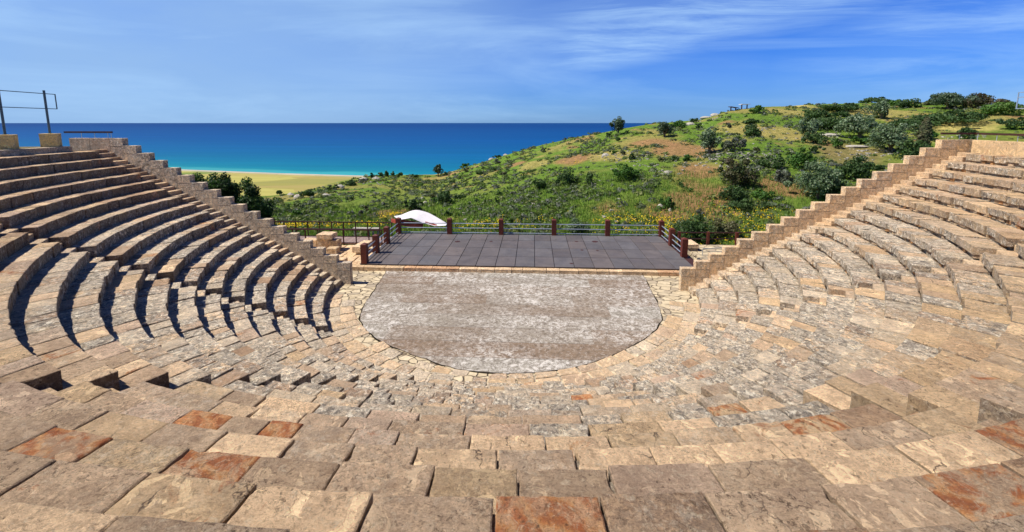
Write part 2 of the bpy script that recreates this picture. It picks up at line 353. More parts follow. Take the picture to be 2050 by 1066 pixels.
def block(mb,pl,z,H,nu,nv,col,prop,e=.014,drop=.010,rough=.012,tilt=.0,under=0.,chipf=1.,sd=.93,sl=.22):
    """pl = plan corners [inner-left, inner-right, outer-right, outer-left]; inner = towards the orchestra"""
    a,b,c,d=[np.array(q,float) for q in pl]
    L=max(.05,np.linalg.norm(b-a)); D=max(.05,np.linalg.norm(d-a))
    us=np.concatenate([[0,min(.3,e/L)],np.linspace(0,1,nu)[1:-1]*(1-2*e/L)+e/L if nu>2 else [],[1-min(.3,e/L),1]])
    vs=np.concatenate([[0,min(.3,e/D)],np.linspace(0,1,nv)[1:-1]*(1-2*e/D)+e/D if nv>2 else [],[1-min(.3,e/D),1]])
    U,V=np.meshgrid(us,vs,indexing='ij'); n,m=U.shape
    P=(a[None,None]*((1-U)*(1-V))[...,None]+b*(U*(1-V))[...,None]+c*(U*V)[...,None]+d*((1-U)*V)[...,None])
    X=np.zeros((n,m,3)); X[...,:2]=P; 
    tz=random.uniform(-1,1)*tilt; tu=random.uniform(-1,1)*tilt
    X[...,2]=z+tz*(V-.5)*D*2+tu*(U-.5)*L
    off=random.random()*50
    q=X*1.; q[...,2]+=off
    N1=fbm(q*3.,4)
    X[...,2]+=rough*N1+rough*.5*fbm(q*13,3)
    edge=np.minimum(np.minimum(U*L,(1-U)*L),np.minimum(V*D,(1-V)*D))
    X[...,2]-=np.where(edge<1e-6,drop,0)+np.where(edge<e*2.2,drop*.25,0)
    cen=(a+b+c+d)/4
    chip=(np.clip(fbm(q*3+9,4)*2.2-.55,0,1.3)*.06+np.abs(fbm(q*12+3,2))*.010)*chipf
    dirv=cen-X[...,:2]; dirv/=np.linalg.norm(dirv,axis=-1,keepdims=True)+1e-6
    X[...,:2]+=dirv*np.where(edge<e*1.05,chip,0)[...,None]
    X[...,2]-=np.where(edge<1e-6,chip*.4,0)
    idx=np.arange(n*m).reshape(n,m)
    f=[(idx[i,j],idx[i+1,j],idx[i+1,j+1],idx[i,j+1]) for i in range(n-1) for j in range(m-1)]
    mb.add(X.reshape(-1,3),f,col=col,prop=prop)
    # sides
    ring=[idx[i,0] for i in range(n)]+[idx[n-1,j] for j in range(1,m)]+[idx[i,m-1] for i in range(n-2,-1,-1)]+[idx[0,j] for j in range(m-2,0,-1)]
    T=X.reshape(-1,3)[ring]; lv=[T]
    zs=(.35,.7,1.) if n>8 else (.5,1.)
    for s_ in zs:
        B=T.copy(); B[:,2]=T[:,2]*(1-s_)+(z-H)*s_
        dv=cen-B[:,:2]; dv/=np.linalg.norm(dv,axis=1,keepdims=True)+1e-6
        qq=B*1.; qq[:,2]+=off
        B[:,:2]+=dv*((.008+.012*fbm(qq*6,3)[:,None])*chipf+under*s_)
        lv.append(B)
    K=len(ring); A=np.concatenate(lv); f=[]
    for l in range(len(lv)-1):
        f+=[(l*K+i,(l+1)*K+i,(l+1)*K+(i+1)%K,l*K+(i+1)%K) for i in range(K)]
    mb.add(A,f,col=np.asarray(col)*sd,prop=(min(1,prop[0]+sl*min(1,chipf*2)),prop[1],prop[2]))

# aisles: (point, direction away from the orchestra, width, side on which the stair lies)
def AL(p,q,w,side):
    p=np.array(p,float);q=np.array(q,float);d=(q-p)/np.linalg.norm(q-p); n=np.array((d[1],-d[0]))*side
    return p,d,n,w
AISLES=[AL((-8.29,-6.43),(-16.63,-9.79),.72,-1),AL((-3.95,-11.52),(-7.04,-17.17),.8,-1),AL((4.05,-11.6),(7.35,-17.4),.8,1),AL((8.56,-5.9),(15.32,-8.96),.72,1)]
def hit(p,d,R):
    b=p@d; c=p@p-R*R; s=-b+math.sqrt(max(0,b*b-c)); q=p+d*s
    return math.degrees(math.atan2(q[1],q[0]))%360
def aisle_angles(i,k,R):
    p,d,n,w=AISLES[i]; a=hit(p,d,R); b=hit(p+n*w,d,R); return (min(a,b),max(a,b))
YS=-1.27; YW_=-.522     # seats start here beside the wall stair; wall face
def ends(R): 
    a=math.degrees(math.asin(-YS/R)); return 180+a,360-a
JN={14:[261.39,264.11,266.87,269.73,272.51,274.84,277.29,280.09,282.49],13:[257.72,260.16,262.94,265.33,267.84,270.66,273.06,275.66,278.58,281.61,284.67,287.96],
12:[259.49,262.13,264.88,267.23,269.49,272.41,275.03,277.77,280.06,282.37,284.92,288.32],11:[257.8,260.06,261.96,263.54,266.03,268.03,271.14,274.26,276.97,279.81,282.58,284.96,287.7]}
def pol(R,t): t=math.radians(t); return np.array((R*math.cos(t),R*math.sin(t)))
def settle(mb):
    # the wings of the seating stand slightly higher than its middle
    for v in mb.v:
        r=np.hypot(v[:,0],v[:,1]); d=np.abs(((np.degrees(np.arctan2(v[:,1],v[:,0]))-270+180)%360)-180)
        v[:,2]+=.23*ss(d,32,72)*np.clip((r-10.0)/3.5+.2,.2,1)
    return mb
theatre=empty('stone_theatre',(0,0,0),label='semicircular ancient stone theatre seating rising in curved rows around the orchestra',cat='theatre seating')
STAIRS=[MB() for _ in range(6)]
CORE=MB()
NK=18
def rows():
    for k in range(NK):
        z=Z0+HR*k; Ri=R0+PR*k; Rm=Ri+PR/2
        zr=z
        segs=[]; e0,e1=ends(Rm)
        cuts=[(e0,None)]+[aisle_angles(i,k,Rm) for i in range(4)]+[(e1,None)]
        st=e0; cs=sorted([aisle_angles(i,k,Rm) for i in range(4)])
        for a,b in cs: segs.append((st,a)); st=b
        segs.append((st,e1))
        for si,(s0,s1) in enumerate(segs):
            mb=MB()
            # joints
            js=[s0]; t=s0
            fixed=[a for a in JN.get(k,[]) if s0+1.2<a<s1-1.2]
            def fill(x0,x1):
                W=math.radians(x1-x0)*Ri; lo,hi=(.62,1.2) if k>7 else (.42,.95)
                wing=(x0<238 or x1>302)
                n=max(1,int(round(W/random.uniform(.62,.72) if wing else W/random.uniform(.85,.98) if k>7 else W/random.uniform(.56,.66))))
                w=np.array([random.uniform(lo,hi) for _ in range(n)]); w=np.cumsum(w)/w.sum()
                return [x0+(x1-x0)*float(x) for x in w]
            if fixed:
                js+=fill(s0,fixed[0])+fixed[1:]+fill(fixed[-1],s1)
            else: js+=fill(s0,s1)
            for j in range(len(js)-1):
                t0,t1=js[j],js[j+1]; tm=(t0+t1)/2
                cenp=pol(Rm,tm); dist=math.hypot(cenp[0]-C[0],cenp[1]-C[1])
                gap=random.choice([.014,.02,.028,.04,.06]) if (k<10 or tm>300) else random.choice([.008,.014,.02,.028])
                if k==14 and abs(t0-266.87)<.01: gap0=.035
                else: gap0=gap
                ga=math.degrees(gap/2/Ri); g0=math.degrees(gap0/2/Ri)
                dl0=dlt(RD(t0)); dl1=dlt(RD(t1)); jit=random.uniform(-.018,.018) if k>9 and tm<300 else random.uniform(-.05,.045) if tm>300 else random.uniform(-.035,.03); 
                Rin0=Ri+dl0+jit; Rin1=Ri+dl1+jit; Ro0=Ri+PR+dl0-.0; Ro1=Ri+PR+dl1-.0
                # end faces along aisles / wall stairs keep a constant offset line
                def edge_angle(which,R,t,i_):
                    if which=='L':
                        if si==0: return ends(R)[0]
                        return aisle_angles(order[si-1],k,R)[1]
                    if si==4: return ends(R)[1]
                    return aisle_angles(order[si],k,R)[0]
                order=[0,1,2,3]
                a0i=a0o=t0+g0; a1i=a1o=t1-ga
                if j==0: a0i=edge_angle('L',Rin0,t0,0); a0o=edge_angle('L',Ro0,t0,0)
                if j==len(js)-2: a1i=edge_angle('R',Rin1,t1,0); a1o=edge_angle('R',Ro1,t1,0)
                sty=spec_style(k,t0,t1) or style(k,tm)
                col,prop=sty
                if dist<5.5: nu,nv=26,18
                elif dist<9: nu,nv=16,11
                elif dist<15: nu,nv=9,6
                else: nu,nv=6,4
                slab=random.uniform(.22,.30)
                right=tm>300
                Rr=Ro0+.05 if k<NK-1 else Ro0
                pl=[pol(Rin0,a0i),pol(Rin1,a1i),pol(Ro1+.05,a1o),pol(Ro0+.05,a0o)]
                dz=random.uniform(-.008,.009) if k>7 and tm<300 else random.uniform(-.024,.024); tl=.008 if k>8 and tm<300 else .022
                under=.0
                if right:
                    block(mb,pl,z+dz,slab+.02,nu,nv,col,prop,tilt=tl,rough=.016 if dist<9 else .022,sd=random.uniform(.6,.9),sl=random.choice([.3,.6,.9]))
                    # rubble course under the slab
                    n=max(2,int(math.radians(t1-t0)*Ri/.22)); 
                    for r_ in range(n):
                        if random.random()<.12: continue
                        b0=t0+(t1-t0)*r_/n+random.uniform(0,.08); b1=t0+(t1-t0)*(r_+1)/n-random.uniform(.02,.12)
                        rr=.05+random.uniform(0,.05); hh=random.uniform(.10,.17)
                        c2=random.choice([YEL,YEL*1.1,CRM,TAN,np.array((.5,.25,.09))])*random.uniform(.8,1.1)
                        block(mb,[pol(Rin0+rr,b0),pol(Rin0+rr,b1),pol(Rin0+.4,b1),pol(Rin0+.4,b0)],z-slab-random.uniform(0,.03),hh,3,2,c2,(0,0,random.random()),e=.015)
                else:
                    block(mb,pl,z+dz,HR+.03,nu,nv,col,prop,tilt=tl,rough=.015 if dist<9 else .019,sd=(.62 if 284<tm<300 else .93) if tm>250 else .4)  # left-wing block sides much darker: riser shade put into the stone colour
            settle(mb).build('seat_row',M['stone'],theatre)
        # core under the seats
        for s0,s1 in segs:
            n=max(4,int((s1-s0)/1.6)); V=[];f=[]; s0+=.25; s1-=.25
            for i in range(n+1):
                t=s0+(s1-s0)*i/n; dl=dlt(RD(t)); a=pol(Ri+.13+dl,t); b=pol(Ri+PR+.13+dl,t); bot=(z-.055-HR) if 0<i<n else -.2
                V+=[(a[0],a[1],z-.055),(b[0],b[1],z-.055),(a[0],a[1],bot),(b[0],b[1],-.2)]
            for i in range(n): q=4*i; f+=[(q,q+1,q+5,q+4),(q+2,q,q+4,q+6)]
            f+=[(0,2,3,1),(4*n+1,4*n+3,4*n+2,4*n)]
            CORE.add(V,f,col=(.36,.30,.22),prop=(.5,.0,.5))
        # stairs in the aisles: front half a low step, back half level with the seat
        for i in range(4):
            for (ra,rb,zz) in ((Ri+.17,Ri+.53,z-HR/2),(Ri+.53,Ri+PR+.18,z)):
                tt=aisle_angles(i,k,ra); to=aisle_angles(i,k,rb); dm=dlt(RD(tt[0]))
                g=.15
                col,prop=style(k,tt[0]); 
                if tt[0]>300: prop=(prop[0]*.4,0,prop[2]); col=col*.4+CRM*.6
                block(STAIRS[i],[pol(ra+dm,tt[0]+g*.4),pol(ra+dm,tt[1]-g*.4),pol(rb+dm,to[1]-g*.4),pol(rb+dm,to[0]+g*.4)],zz-.004,HR*1.3,7,4,col,prop,tilt=.01)
        # stairs beside the two walls
        for sgn,si in ((-1,4),(1,5)):
            for (ra,rb,zz) in ((Ri-.12,Ri+PR*.40,z-HR*.38),(Ri+PR*.38,Ri+PR-.08,z+.03)):
                col,prop=style(k,200 if sgn<0 else 340); prop=(prop[0]*.5,0,prop[2])
                if sgn>0: col=col*.3+CRM*.65
                xa,xb=sgn*(math.sqrt(ra*ra-1.)),sgn*(math.sqrt(rb*rb-1.)); yy=YS+.012
                pl=[(xa,yy),(xa,YW_+.0),(xb,YW_+.0),(xb,yy)]
                block(STAIRS[si],pl,zz-.003,HR*1.3,6,4,col,prop,tilt=.006,e=.012,drop=.01)
rows()
for i in range(6):
    settle(STAIRS[i]).build('stairway',M['stone'],theatre)
settle(CORE).build('rubble_core',M['stone'],theatre)

# ------------------------------------------------------------------ stepped side walls
def side_wall(sgn,x0,p,label):
    w=empty('stepped_wall',(sgn*x0,YW_,0),label=label,cat='wall',group='stepped end walls of the seating'); 
    T=.36
    for k in range(18):
        xa=x0+p*k; xb=x0+p*(k+1); zt=1.28+.42*k; zb=max(-.1,Z0+.42*(k-1)-.9)
        if k==0: zb=-.1
        mb=MB(); c=random.choice([PNK,YEL,CRM*.9,YEL])*random.uniform(.92,1.1)
        if sgn>0: c=c*.3+np.array((.74,.52,.29))*.78
        else: c=c*.5+GRY*.7
        pr=(random.uniform(.3,.6) if sgn>0 else random.uniform(.45,.9),0,random.random())
        lo,hi=(xa,xb) if sgn>0 else (-xb,-xa)
        # coping block + body, block() gives a worn top edge
        block(mb,[(lo,YW_),(hi,YW_),(hi,YW_+T),(lo,YW_+T)],zt,.46,7,4,c,pr,e=.014,drop=.010,rough=.004,chipf=.35)
        c2=c*random.uniform(.9,1.02)
        block(mb,[(lo+.007,YW_+.006),(hi-.007,YW_+.006),(hi-.007,YW_+T-.01),(lo+.007,YW_+T-.01)],zt-.474,max(.1,zt-.474-zb),6,3,c2,(pr[0],0,pr[2]+.3),e=.012,drop=.002,rough=.001,chipf=0.)
        mb.build('wall_block',M['stone'],w,loc=(sgn*x0,YW_,0))
    return w
side_wall(1,9.457,.757,'tan stepped stone wall beside the right end of the seating, pale bright step ends')
side_wall(-1,9.346,.756,'grey mottled stepped stone wall beside the left end of the seating')

# fill behind the walls (earth bank the seating leans on)
def bank():
    mb=MB()
    for sgn in (-1,1):
        V=[];f=[];xs=np.linspace(9.6,40,40)
        for i,x in enumerate(xs):
            zt=min(6.2,.42*(x-9.6)/.757-1.2)
            for j in range(8):
                y=YW_+.33+j*1.1+.6*vn(np.array([x*.5,j,3.3])); V.append((sgn*x,y,max(-3.0,zt-j*j*.16-.15*j-.15)+.15*float(vn(np.array([x,j*1.3,1.])))))
        for i in range(39):
            for j in range(7):
                q=i*8+j; f.append((q,q+8,q+9,q+1) if sgn>0 else (q,q+1,q+9,q+8))
        mb.add(V,f,col=(.10,.13,.04))
    # outer ground ring behind the top of the theatre
    V=[];f=[];n=60
    for i in range(n+1):
        t=180+180*i/n
        for R,z in ((24.05,7.9),(27,7.9),(45,7.7),(140,3)):
            a=pol(R,t); V.append((a[0],a[1]+(.35 if R>25 else .1),z if (186<t<355 or R>25) else 7.46))
    for i in range(n):
        for j in range(3): q=i*4+j; f.append((q,q+4,q+5,q+1)[::-1])
    mb.add(V,f,col=(.30,.25,.14))
    o=mb.build('earth_bank',M['ground'],smooth=True); tag(o,kind='structure')
bank()

# ------------------------------------------------------------------ parapets round the top
def arc_wall(name,t0,t1,Ra,Rb,zb,zt,n,label,lean_col,li=.08,group=None,L0=None):
    w=empty(name,(*pol(Ra,(t0+t1)/2),zb),label=label,cat='wall',group=group)
    N=max(1,int(round(math.radians(t1-t0)*Ra/1.15)))
    for i in range(N):
        a=t0+(t1-t0)*i/N; b=t0+(t1-t0)*(i+1)/N; mb=MB()
        block(mb,[pol(Ra,a),pol(Ra,b),pol(Rb,b),pol(Rb,a)],zt,zt-zb,8,4,lean_col*random.uniform(.93,1.07),(li*random.uniform(.4,1.4),0,random.random()),e=.012,drop=.008,rough=.003,chipf=.2)
        mb.build('wall_block',M['stone'],w,loc=w.location)
    return w
PC=np.array((.60,.42,.23))
# straight stretches in line with the stepped walls
def par_straight(sgn,x0,x1,label):
    w=empty('parapet_wall',(sgn*x0,YW_,7.4),label=label,cat='wall'); n=max(1,int((x1-x0)/.85))
    for i in range(n):
        xa=x0+(x1-x0)*i/n; xb=x0+(x1-x0)*(i+1)/n; lo,hi=(xa,xb) if sgn>0 else (-xb,-xa); mb=MB()
        block(mb,[(lo,YW_+.003),(hi,YW_+.003),(hi,YW_+.36),(lo,YW_+.36)],8.425,1.2,7,4,(PC if sgn>0 else PNK*1.05)*random.uniform(.9,1.03),(.25 if sgn>0 else .3,0,random.random()),e=.012,drop=.01,rough=.005)
        mb.build('wall_block',M['stone'],w,loc=(sgn*x0,YW_,7.4))
XPR=9.457+.757*18; XPL=9.346+.756*18
par_straight(1,XPR,24.05,'short tan parapet at the top of the right stepped wall')
par_straight(-1,XPL,25.4,'brown parapet wall at the top of the left stepped wall beyond the pedestals')
arc_wall('parapet_wall',329,358.6,23.76,24.1,7.35,8.42,0,'smooth sunlit beige parapet curving behind the top right seats',np.array((.66,.47,.26)),.04)
arc_wall('kerb_wall',184.9,208,23.64,24.1,7.3,8.05,0,'dark weathered kerb wall behind the top left seats below the pedestals',GRY*.95,.6)
# ------------------------------------------------------------------ rails on the parapets
def bar(sgn,pts,label,posts):
    w=empty('handrail',pts[0],label=label,cat='handrail'); mb=MB()
    for a,b in zip(pts,pts[1:]): mb.beam(a,b,.10,.10)
    mb.build('rail_bar',M['dark'],w,loc=pts[0])
    for p in posts:
        m2=MB(); m2.tube((p[0],p[1],8.40),(p[0],p[1],8.72),.014,6); m2.build('bracket',M['galv'],w,loc=pts[0])
rr=[(22.4,-.34,8.74),(24.1,-.36,8.74)]+[(*pol(23.95,t),8.74) for t in (357,353,349,345,341,337,333,329)]
bar(1,rr,'dark brown handrail bar on thin brackets above the right parapet',[(23.3,-.36)]+[tuple(pol(23.95,t)) for t in (358.5,356.2,353.8,351,348,345)])
bar(-1,[(-XPL+.02,-.34,8.76),(-25.8,-.34,8.76)],'black handrail bar on thin brackets above the left parapet',[(-23.2,-.34),(-24.0,-.34),(-24.8,-.34),(-23.0,-.34)])

# ------------------------------------------------------------------ pedestals and metal frames at the top
def pedestal(th,R,zt,h,w,label):
    b=pol(R,th); a=math.radians(th)+.5; ux=np.array((math.cos(a),math.sin(a))); uy=np.array((-ux[1],ux[0])); o=MB()
    block(o,[b-ux*w/2-uy*w/2,b+ux*w/2-uy*w/2,b+ux*w/2+uy*w/2,b-ux*w/2+uy*w/2],zt,h,8,6,np.array((.74,.55,.22)),(.02,0,random.random()),e=.012,drop=.008,rough=.002)
    ob=o.build('concrete_pedestal',M['stone'],loc=(b[0],b[1],zt-h)); return tag(ob,label,'pedestal')
pedestal(186.2,24.15,8.74,.75,.66,'yellow concrete pedestal under the railing post nearer the brown parapet')
pedestal(191.4,24.15,8.74,.75,.66,'yellow concrete pedestal under the leftmost railing post, cut by the photo edge')
pedestal(351.9,24.5,8.74,.84,.66,'concrete pedestal carrying the pale metal railing behind the right parapet')
def frame_rail(name,ths,R,z0,z1,zr,mat,label,ext0,ext1,r=.05):
    w=empty(name,(*pol(R,ths[0]),z0),label=label,cat='railing'); L=w.location
    for t in ths:
        m=MB(); p=pol(R,t); m.tube((p[0],p[1],z0),(p[0],p[1],z1),r,10); m.tube((p[0],p[1],z0),(p[0],p[1],z0+.02),.11,12); m.build('post',mat,w,loc=L)
    a=pol(R,ext0);b=pol(R,ext1)
    for z in zr:
        m=MB(); m.beam((a[0],a[1],z),(b[0],b[1],z),.035,.035); m.build('rail',mat,w,loc=L)
    for e in (a,b):
        m=MB(); m.beam((e[0],e[1],zr[0]-.017),(e[0],e[1],zr[-1]+.017),.035,.035); m.build('end_bar',mat,w,loc=L)
frame_rail('metal_railing',[186.2,191.4,196.6],24.15,8.74,10.95,[10.02,10.78],M['bluegrey'],'tall dark blue grey metal railing on yellow pedestals at top left',184.9,197.4)
frame_rail('metal_railing',[351.9],24.5,8.74,10.75,[9.97,10.5,10.73],M['galv'],'pale metal railing frame behind the parapet at the right edge',355.95,347.,r=.04)
pt=MB(); b=pol(24.3,192.2); pt.box((b[0]-.06,b[1]-.05,8.74),(b[0]+.06,b[1]+.05,9.02)); pt.tube((b[0],b[1],9.0),(b[0]+.08,b[1]-.03,9.16),.06,8)
tag(pt.build('floodlight',M['dark'],loc=(b[0],b[1],8.74)),'small black floodlight on the leftmost yellow pedestal','floodlight')

# ------------------------------------------------------------------ orchestra and pavement
ORC=[(775,541),(766,556),(757,570),(744,590),(732,606),(725,622),(722,640),(728,655),(745,672),(775,690),(820,708),(865,724),(900,735),(950,744),(1010,748),(1080,746),(1140,738),(1200,722),(1250,700),(1290,678),(1312,660),(1324,640),(1322,622),(1312,600),(1300,575),(1290,555),(1279,541)]
def orchestra():
    P=[atz(x,y,0)[:2] for x,y in ORC]; Q=[]
    for a,b in zip(P,P[1:]):
        for s_ in np.linspace(0,1,8)[:-1]: Q.append(a+(b-a)*s_)
    Q.append(P[-1]); Q=np.array(Q); Q+=np.array([[.04*vn(np.array([q[0]*3,q[1]*3,0.])),.04*vn(np.array([q[0]*3,q[1]*3,9.]))] for q in Q])
    mb=MB(); n=len(Q); c=np.array((0,-2.5)); V=[]
    for r_ in (1,.8,.6,.4,.2): V+=[(*(c+(q-c)*r_),.012) for q in Q]
    V.append((*c,.012)); f=[]
    for l in range(4): f+=[(l*n+i,l*n+(i+1)%n,(l+1)*n+(i+1)%n,(l+1)*n+i) for i in range(n)]
    f+=[(4*n+i,4*n+(i+1)%n,5*n) for i in range(n)]
    V+=[(q[0],q[1],-.05) for q in Q]; f+=[(i,5*n+1+i,5*n+1+(i+1)%n,(i+1)%n) for i in range(n)]
    mb.add(V,f,col=(.3,.25,.2)); tag(mb.build('orchestra_floor',M['orch']),kind='structure')
    return Q
OQ=orchestra()
def pavement():
    mb=MB(); xs=np.linspace(-13,13,66); ys=np.linspace(-10.9,2.16,40); V=[(x,y,-.012+.012*float(vn(np.array([x*1.3,y*1.3,5])))) for x in xs for y in ys]
    f=[(i*40+j,(i+1)*40+j,(i+1)*40+j+1,i*40+j+1) for i in range(65) for j in range(39)]
    mb.add(V,f,col=(.5,.42,.3)); tag(mb.build('pavement',M['pave'],smooth=True),kind='structure')
    # flags laid round the orchestra edge
    mb=MB(); 
    for ra,rb in ((8.62,9.3),(9.32,10.16)):
        rin=(lambda a:.36*max(0,math.cos(RD((a-270)*2.4))) if abs(a-270)<37 else 0) if ra<9 else (lambda a:0)
        t=192.
        while t<346:
            w=math.degrees(random.uniform(.5,1.15)/ra); t1=min(t+w,347)
            if random.random()<.93:
                c=random.choice([CRM,CRM*1.05,CRM*.95,YEL*1.1,GRY*1.15,GRY,TAN*1.2]); j0=random.uniform(-.04,.04)
                block(mb,[pol(ra+rin(t)+random.uniform(-.04,.03),t+.15),pol(ra+rin(t1)+random.uniform(-.04,.03),t1-.15),pol(rb+j0,t1-.1-random.uniform(0,.2)),pol(rb+j0,t+.1)],random.uniform(.0,.015)+.012,.12,7,5,c,(random.uniform(.1,.6),0,random.random()),tilt=.008,rough=.012,e=.03,chipf=1.8)
            t=t1+.12
    tag(mb.build('kerb_stones',M['stone']),kind='structure')
pavement()
def joint():
    m=MB(); n=len(OQ); V=[]; c=np.array((0,-2.5))
    for i,q in enumerate(OQ):
        d=q-c; d/=np.linalg.norm(d); w=.05+.05*float(vn(np.array((q[0]*2.1,q[1]*2.1,4.)))); V+=[(q[0]-d[0]*.01,q[1]-d[1]*.01,.006),(q[0]+d[0]*max(.015,w),q[1]+d[1]*max(.015,w),.006)]
    m.add(V,[(2*i,2*i+1,2*i+3,2*i+2) for i in range(n-1)],col=(.035,.028,.02)); tag(m.build('ground_joint',M['ground']),kind='structure')
joint()
# ------------------------------------------------------------------ stage
stage=empty('stage',(0,2.2,0),label='dark brown panelled rectangular stage platform behind the orchestra',cat='stage')
def build_stage():
    D=MB(); xs=np.arange(-9.95,12.6,1.253); ys=[2.22,4.22,6.22,8.2,10.12]
    for i in range(len(xs)-1):
        for j in range(4):
            x0,x1=xs[i],xs[i+1]; 
            if i==len(xs)-2 and j>0: x1=min(x1,11.9)
            if j>0 and x0>11.7: continue
            c=np.array(random.choice([(.120,.104,.100),(.112,.102,.101),(.126,.106,.098),(.116,.108,.108),(.106,.092,.088)]))*random.uniform(.9,1.08)
            z=.30+random.uniform(-.003,.003)
            D.box((x0+.02,ys[j]+.02,z-.05),(min(x1,11.95 if j>0 else 12.4)-.02,ys[j+1]-.02,z),col=c)
    D.build('deck',M['deck'],stage,loc=(0,2.2,0))
    S=MB(); S.box((-9.9,2.25,-1.6),(11.9,10.05,.235)); S.build('deck_frame',M['dark'],stage,loc=(0,2.2,0))
    x=-10.6; E_=MB()
    while x<12.6:
        w=random.uniform(.7,1.5); c=random.choice([CRM,YEL,CRM*1.05,np.array((.55,.33,.18)),YEL*1.1])
        block(E_,[(x,1.78),(x+w-.015,1.78),(x+w-.015,2.2),(x,2.2)],.235+random.uniform(-.006,.006),.27,7,4,c,(.1,0,random.random()),tilt=.008); x+=w
    E_.build('front_step',M['stone'],stage,loc=(0,2.2,0))
build_stage()
for px,py,r_ in ((916,484,.20),(983,484,.12),(1154,484,.14),(1191,484,.24),(1165,501,.12),(1196,502,.10),(1144,528,.12)):  # thin dark discs added to stand for holes in the deck
    q=atz(px,py,.305); m=MB(); m.tube((q[0],q[1],.30),(q[0],q[1],.3075),r_,12); m.build('deck_dark_spot',M['dark'],stage,loc=(0,2.2,0))
def railing():
    w=empty('stage_railing',(0,10,.3),label='low railing of square red brown posts and three steel tubes around the stage',cat='railing'); L=(0,10,.3)
    left=[(-9.66,2.42),(-9.72,4.62),(-9.76,6.95)]; back=[(-9.8,9.9),(-5.58,9.93),(-1.37,9.96),(2.9,9.98),(7.18,9.99),(11.42,10.0)]; right=[(11.44,7.45),(11.42,4.75)]
    for x,y in left+back+right:
        m=MB(); h=1.25; s_=.185
        m.box((x-s_,y-s_,.30),(x+s_,y+s_,.3+h))
        m.add([(x-s_,y-s_,.3+h),(x+s_,y-s_,.3+h),(x+s_,y+s_,.3+h),(x-s_,y+s_,.3+h),(x,y,.3+h+.1)],[(0,1,4),(1,2,4),(2,3,4),(3,0,4)])
        m.build('post',M['post'],w,loc=L)
    seq=left+back+right
    for a,b in zip(seq,seq[1:]):
        for z in (.42,.80,1.18):
            m=MB(); m.tube((a[0],a[1],z),(b[0],b[1],z),.036,8)
            if z==.42:
                for s_ in (.25,.5,.75): p=(a[0]+(b[0]-a[0])*s_,a[1]+(b[1]-a[1])*s_); m.tube((p[0],p[1],.3),(p[0],p[1],.42),.015,6)
            m.build('rail_tube',M['galv'],w,loc=L)
railing()
# ------------------------------------------------------------------ boardwalk and its railings
m=MB(); m.box((-24,7.0,.16),(-9.98,8.85,.3)); tag(m.build('boardwalk',M['boards'],loc=(-17,7.9,.16)),'grey wooden boardwalk leading from the left to the stage','boardwalk')
def wood_rail(y,x0,x1,z0,label,h=1.1,sp=.98):
    w=empty('wooden_railing',(x0,y,z0),label=label,cat='railing'); L=(x0,y,z0)
    for z,t in ((z0+h,.09),(z0+h*.5,.06)):
        m=MB(); m.beam((x0,y,z),(x1,y,z),.09,t*.8); m.build('rail',M['dark'],w,loc=L)
    n=int((x1-x0)/sp)
    for i in range(n+1):
        x=x1-.05-i*sp; m=MB(); m.box((x-.035,y-.036,z0-.9),(x+.035,y+.036,z0+h-.03)); m.build('post',M['dark'],w,loc=L)
wood_rail(8.9,-24,-9.98,.3,'dark brown wooden railing along the far side of the boardwalk',1.12)
wood_rail(6.93,-24,-10.1,.3,'dark brown wooden railing along the near side of the boardwalk',1.0)
# ------------------------------------------------------------------ ruined masonry by the stage
def stone(name,lo,hi,label,c=CRM,group=None,li=.25,rot=0,cat='stone block'):
    x0,y0,z0=lo;x1,y1,z1=hi; cx,cy=(x0+x1)/2,(y0+y1)/2; m=MB(); ca,sa=math.cos(rot),math.sin(rot)
    P=[((x-cx)*ca-(y-cy)*sa+cx,(x-cx)*sa+(y-cy)*ca+cy) for x,y in ((x0,y0),(x1,y0),(x1,y1),(x0,y1))]
    block(m,P,z1,z1-z0,12,9,c,(li,0,random.random()),e=.03,drop=.03,rough=.03,tilt=.03)
    o=m.build(name,M['stone'],loc=(cx,cy,z0)); return tag(o,label,cat,group)
def terrace():
    m=MB(); 
    for i in range(11):
        for j in range(5):
            x=-18.4+i*.8; y=2.25+j*.95; x+=.4*(j%2)
            if x>-10.3 or (random.random()<.06): continue
            block(m,[(x+.02,y+.02),(x+.77,y+.02),(x+.77,y+.93),(x+.02,y+.93)],.10+random.uniform(-.03,.05),.5,6,5,random.choice([CRM*1.08,CRM,YEL*1.15]),(.05,0,random.random()),tilt=.02,rough=.015)
    m.box((-18.4,2.2,-.8),(-10.,7.0,.0),col=(.5,.4,.26),prop=(.1,0,.2))
    tag(m.build('terrace',M['stone']),kind='structure')
    m=MB(); m.box((12.45,1.9,-.8),(17,8.4,.12),col=(.3,.2,.15)); tag(m.build('side_paving',M['pave']),kind='structure')
terrace()
def pblk(x0,y0,x1,y1,Y,D,label,c=CRM,**k):
    """masonry block seen between pixel (x0,y0) top-left and (x1,y1) bottom-right whose front stands at depth Y"""
    a=aty(x0,y0,Y); b=aty(x1,y1,Y); return stone('stone_block',(a[0],Y,min(b[2],a[2]-.15)),(b[0],Y+D,a[2]),label,c,**k)
RG='tumbled masonry between the left wall and the stage'
pblk(634,479,662,500,5.3,.7,'yellowish squared block at the foot of the ruined pier left of the stage',CRM,group=RG)
pblk(660,482,676,500,5.25,.7,'small upright block right of the squared one in the ruined pier',YEL*1.1,group=RG)
pblk(633,470,664,480,5.2,.95,'flat slab lying on top of the ruined pier left of the stage',CRM*1.1,group=RG)
pblk(604,481,634,500,5.6,.8,'low pale block on the left of the ruined pier',CRM,group=RG)
pblk(652,498,674,511,4.6,.6,'low broken block in front of the ruined pier',YEL,group=RG)
pblk(706,494,727,506,4.5,1.7,'long pale lintel block lying beside the left stage posts',CRM*1.05,group=RG,rot=-.1)
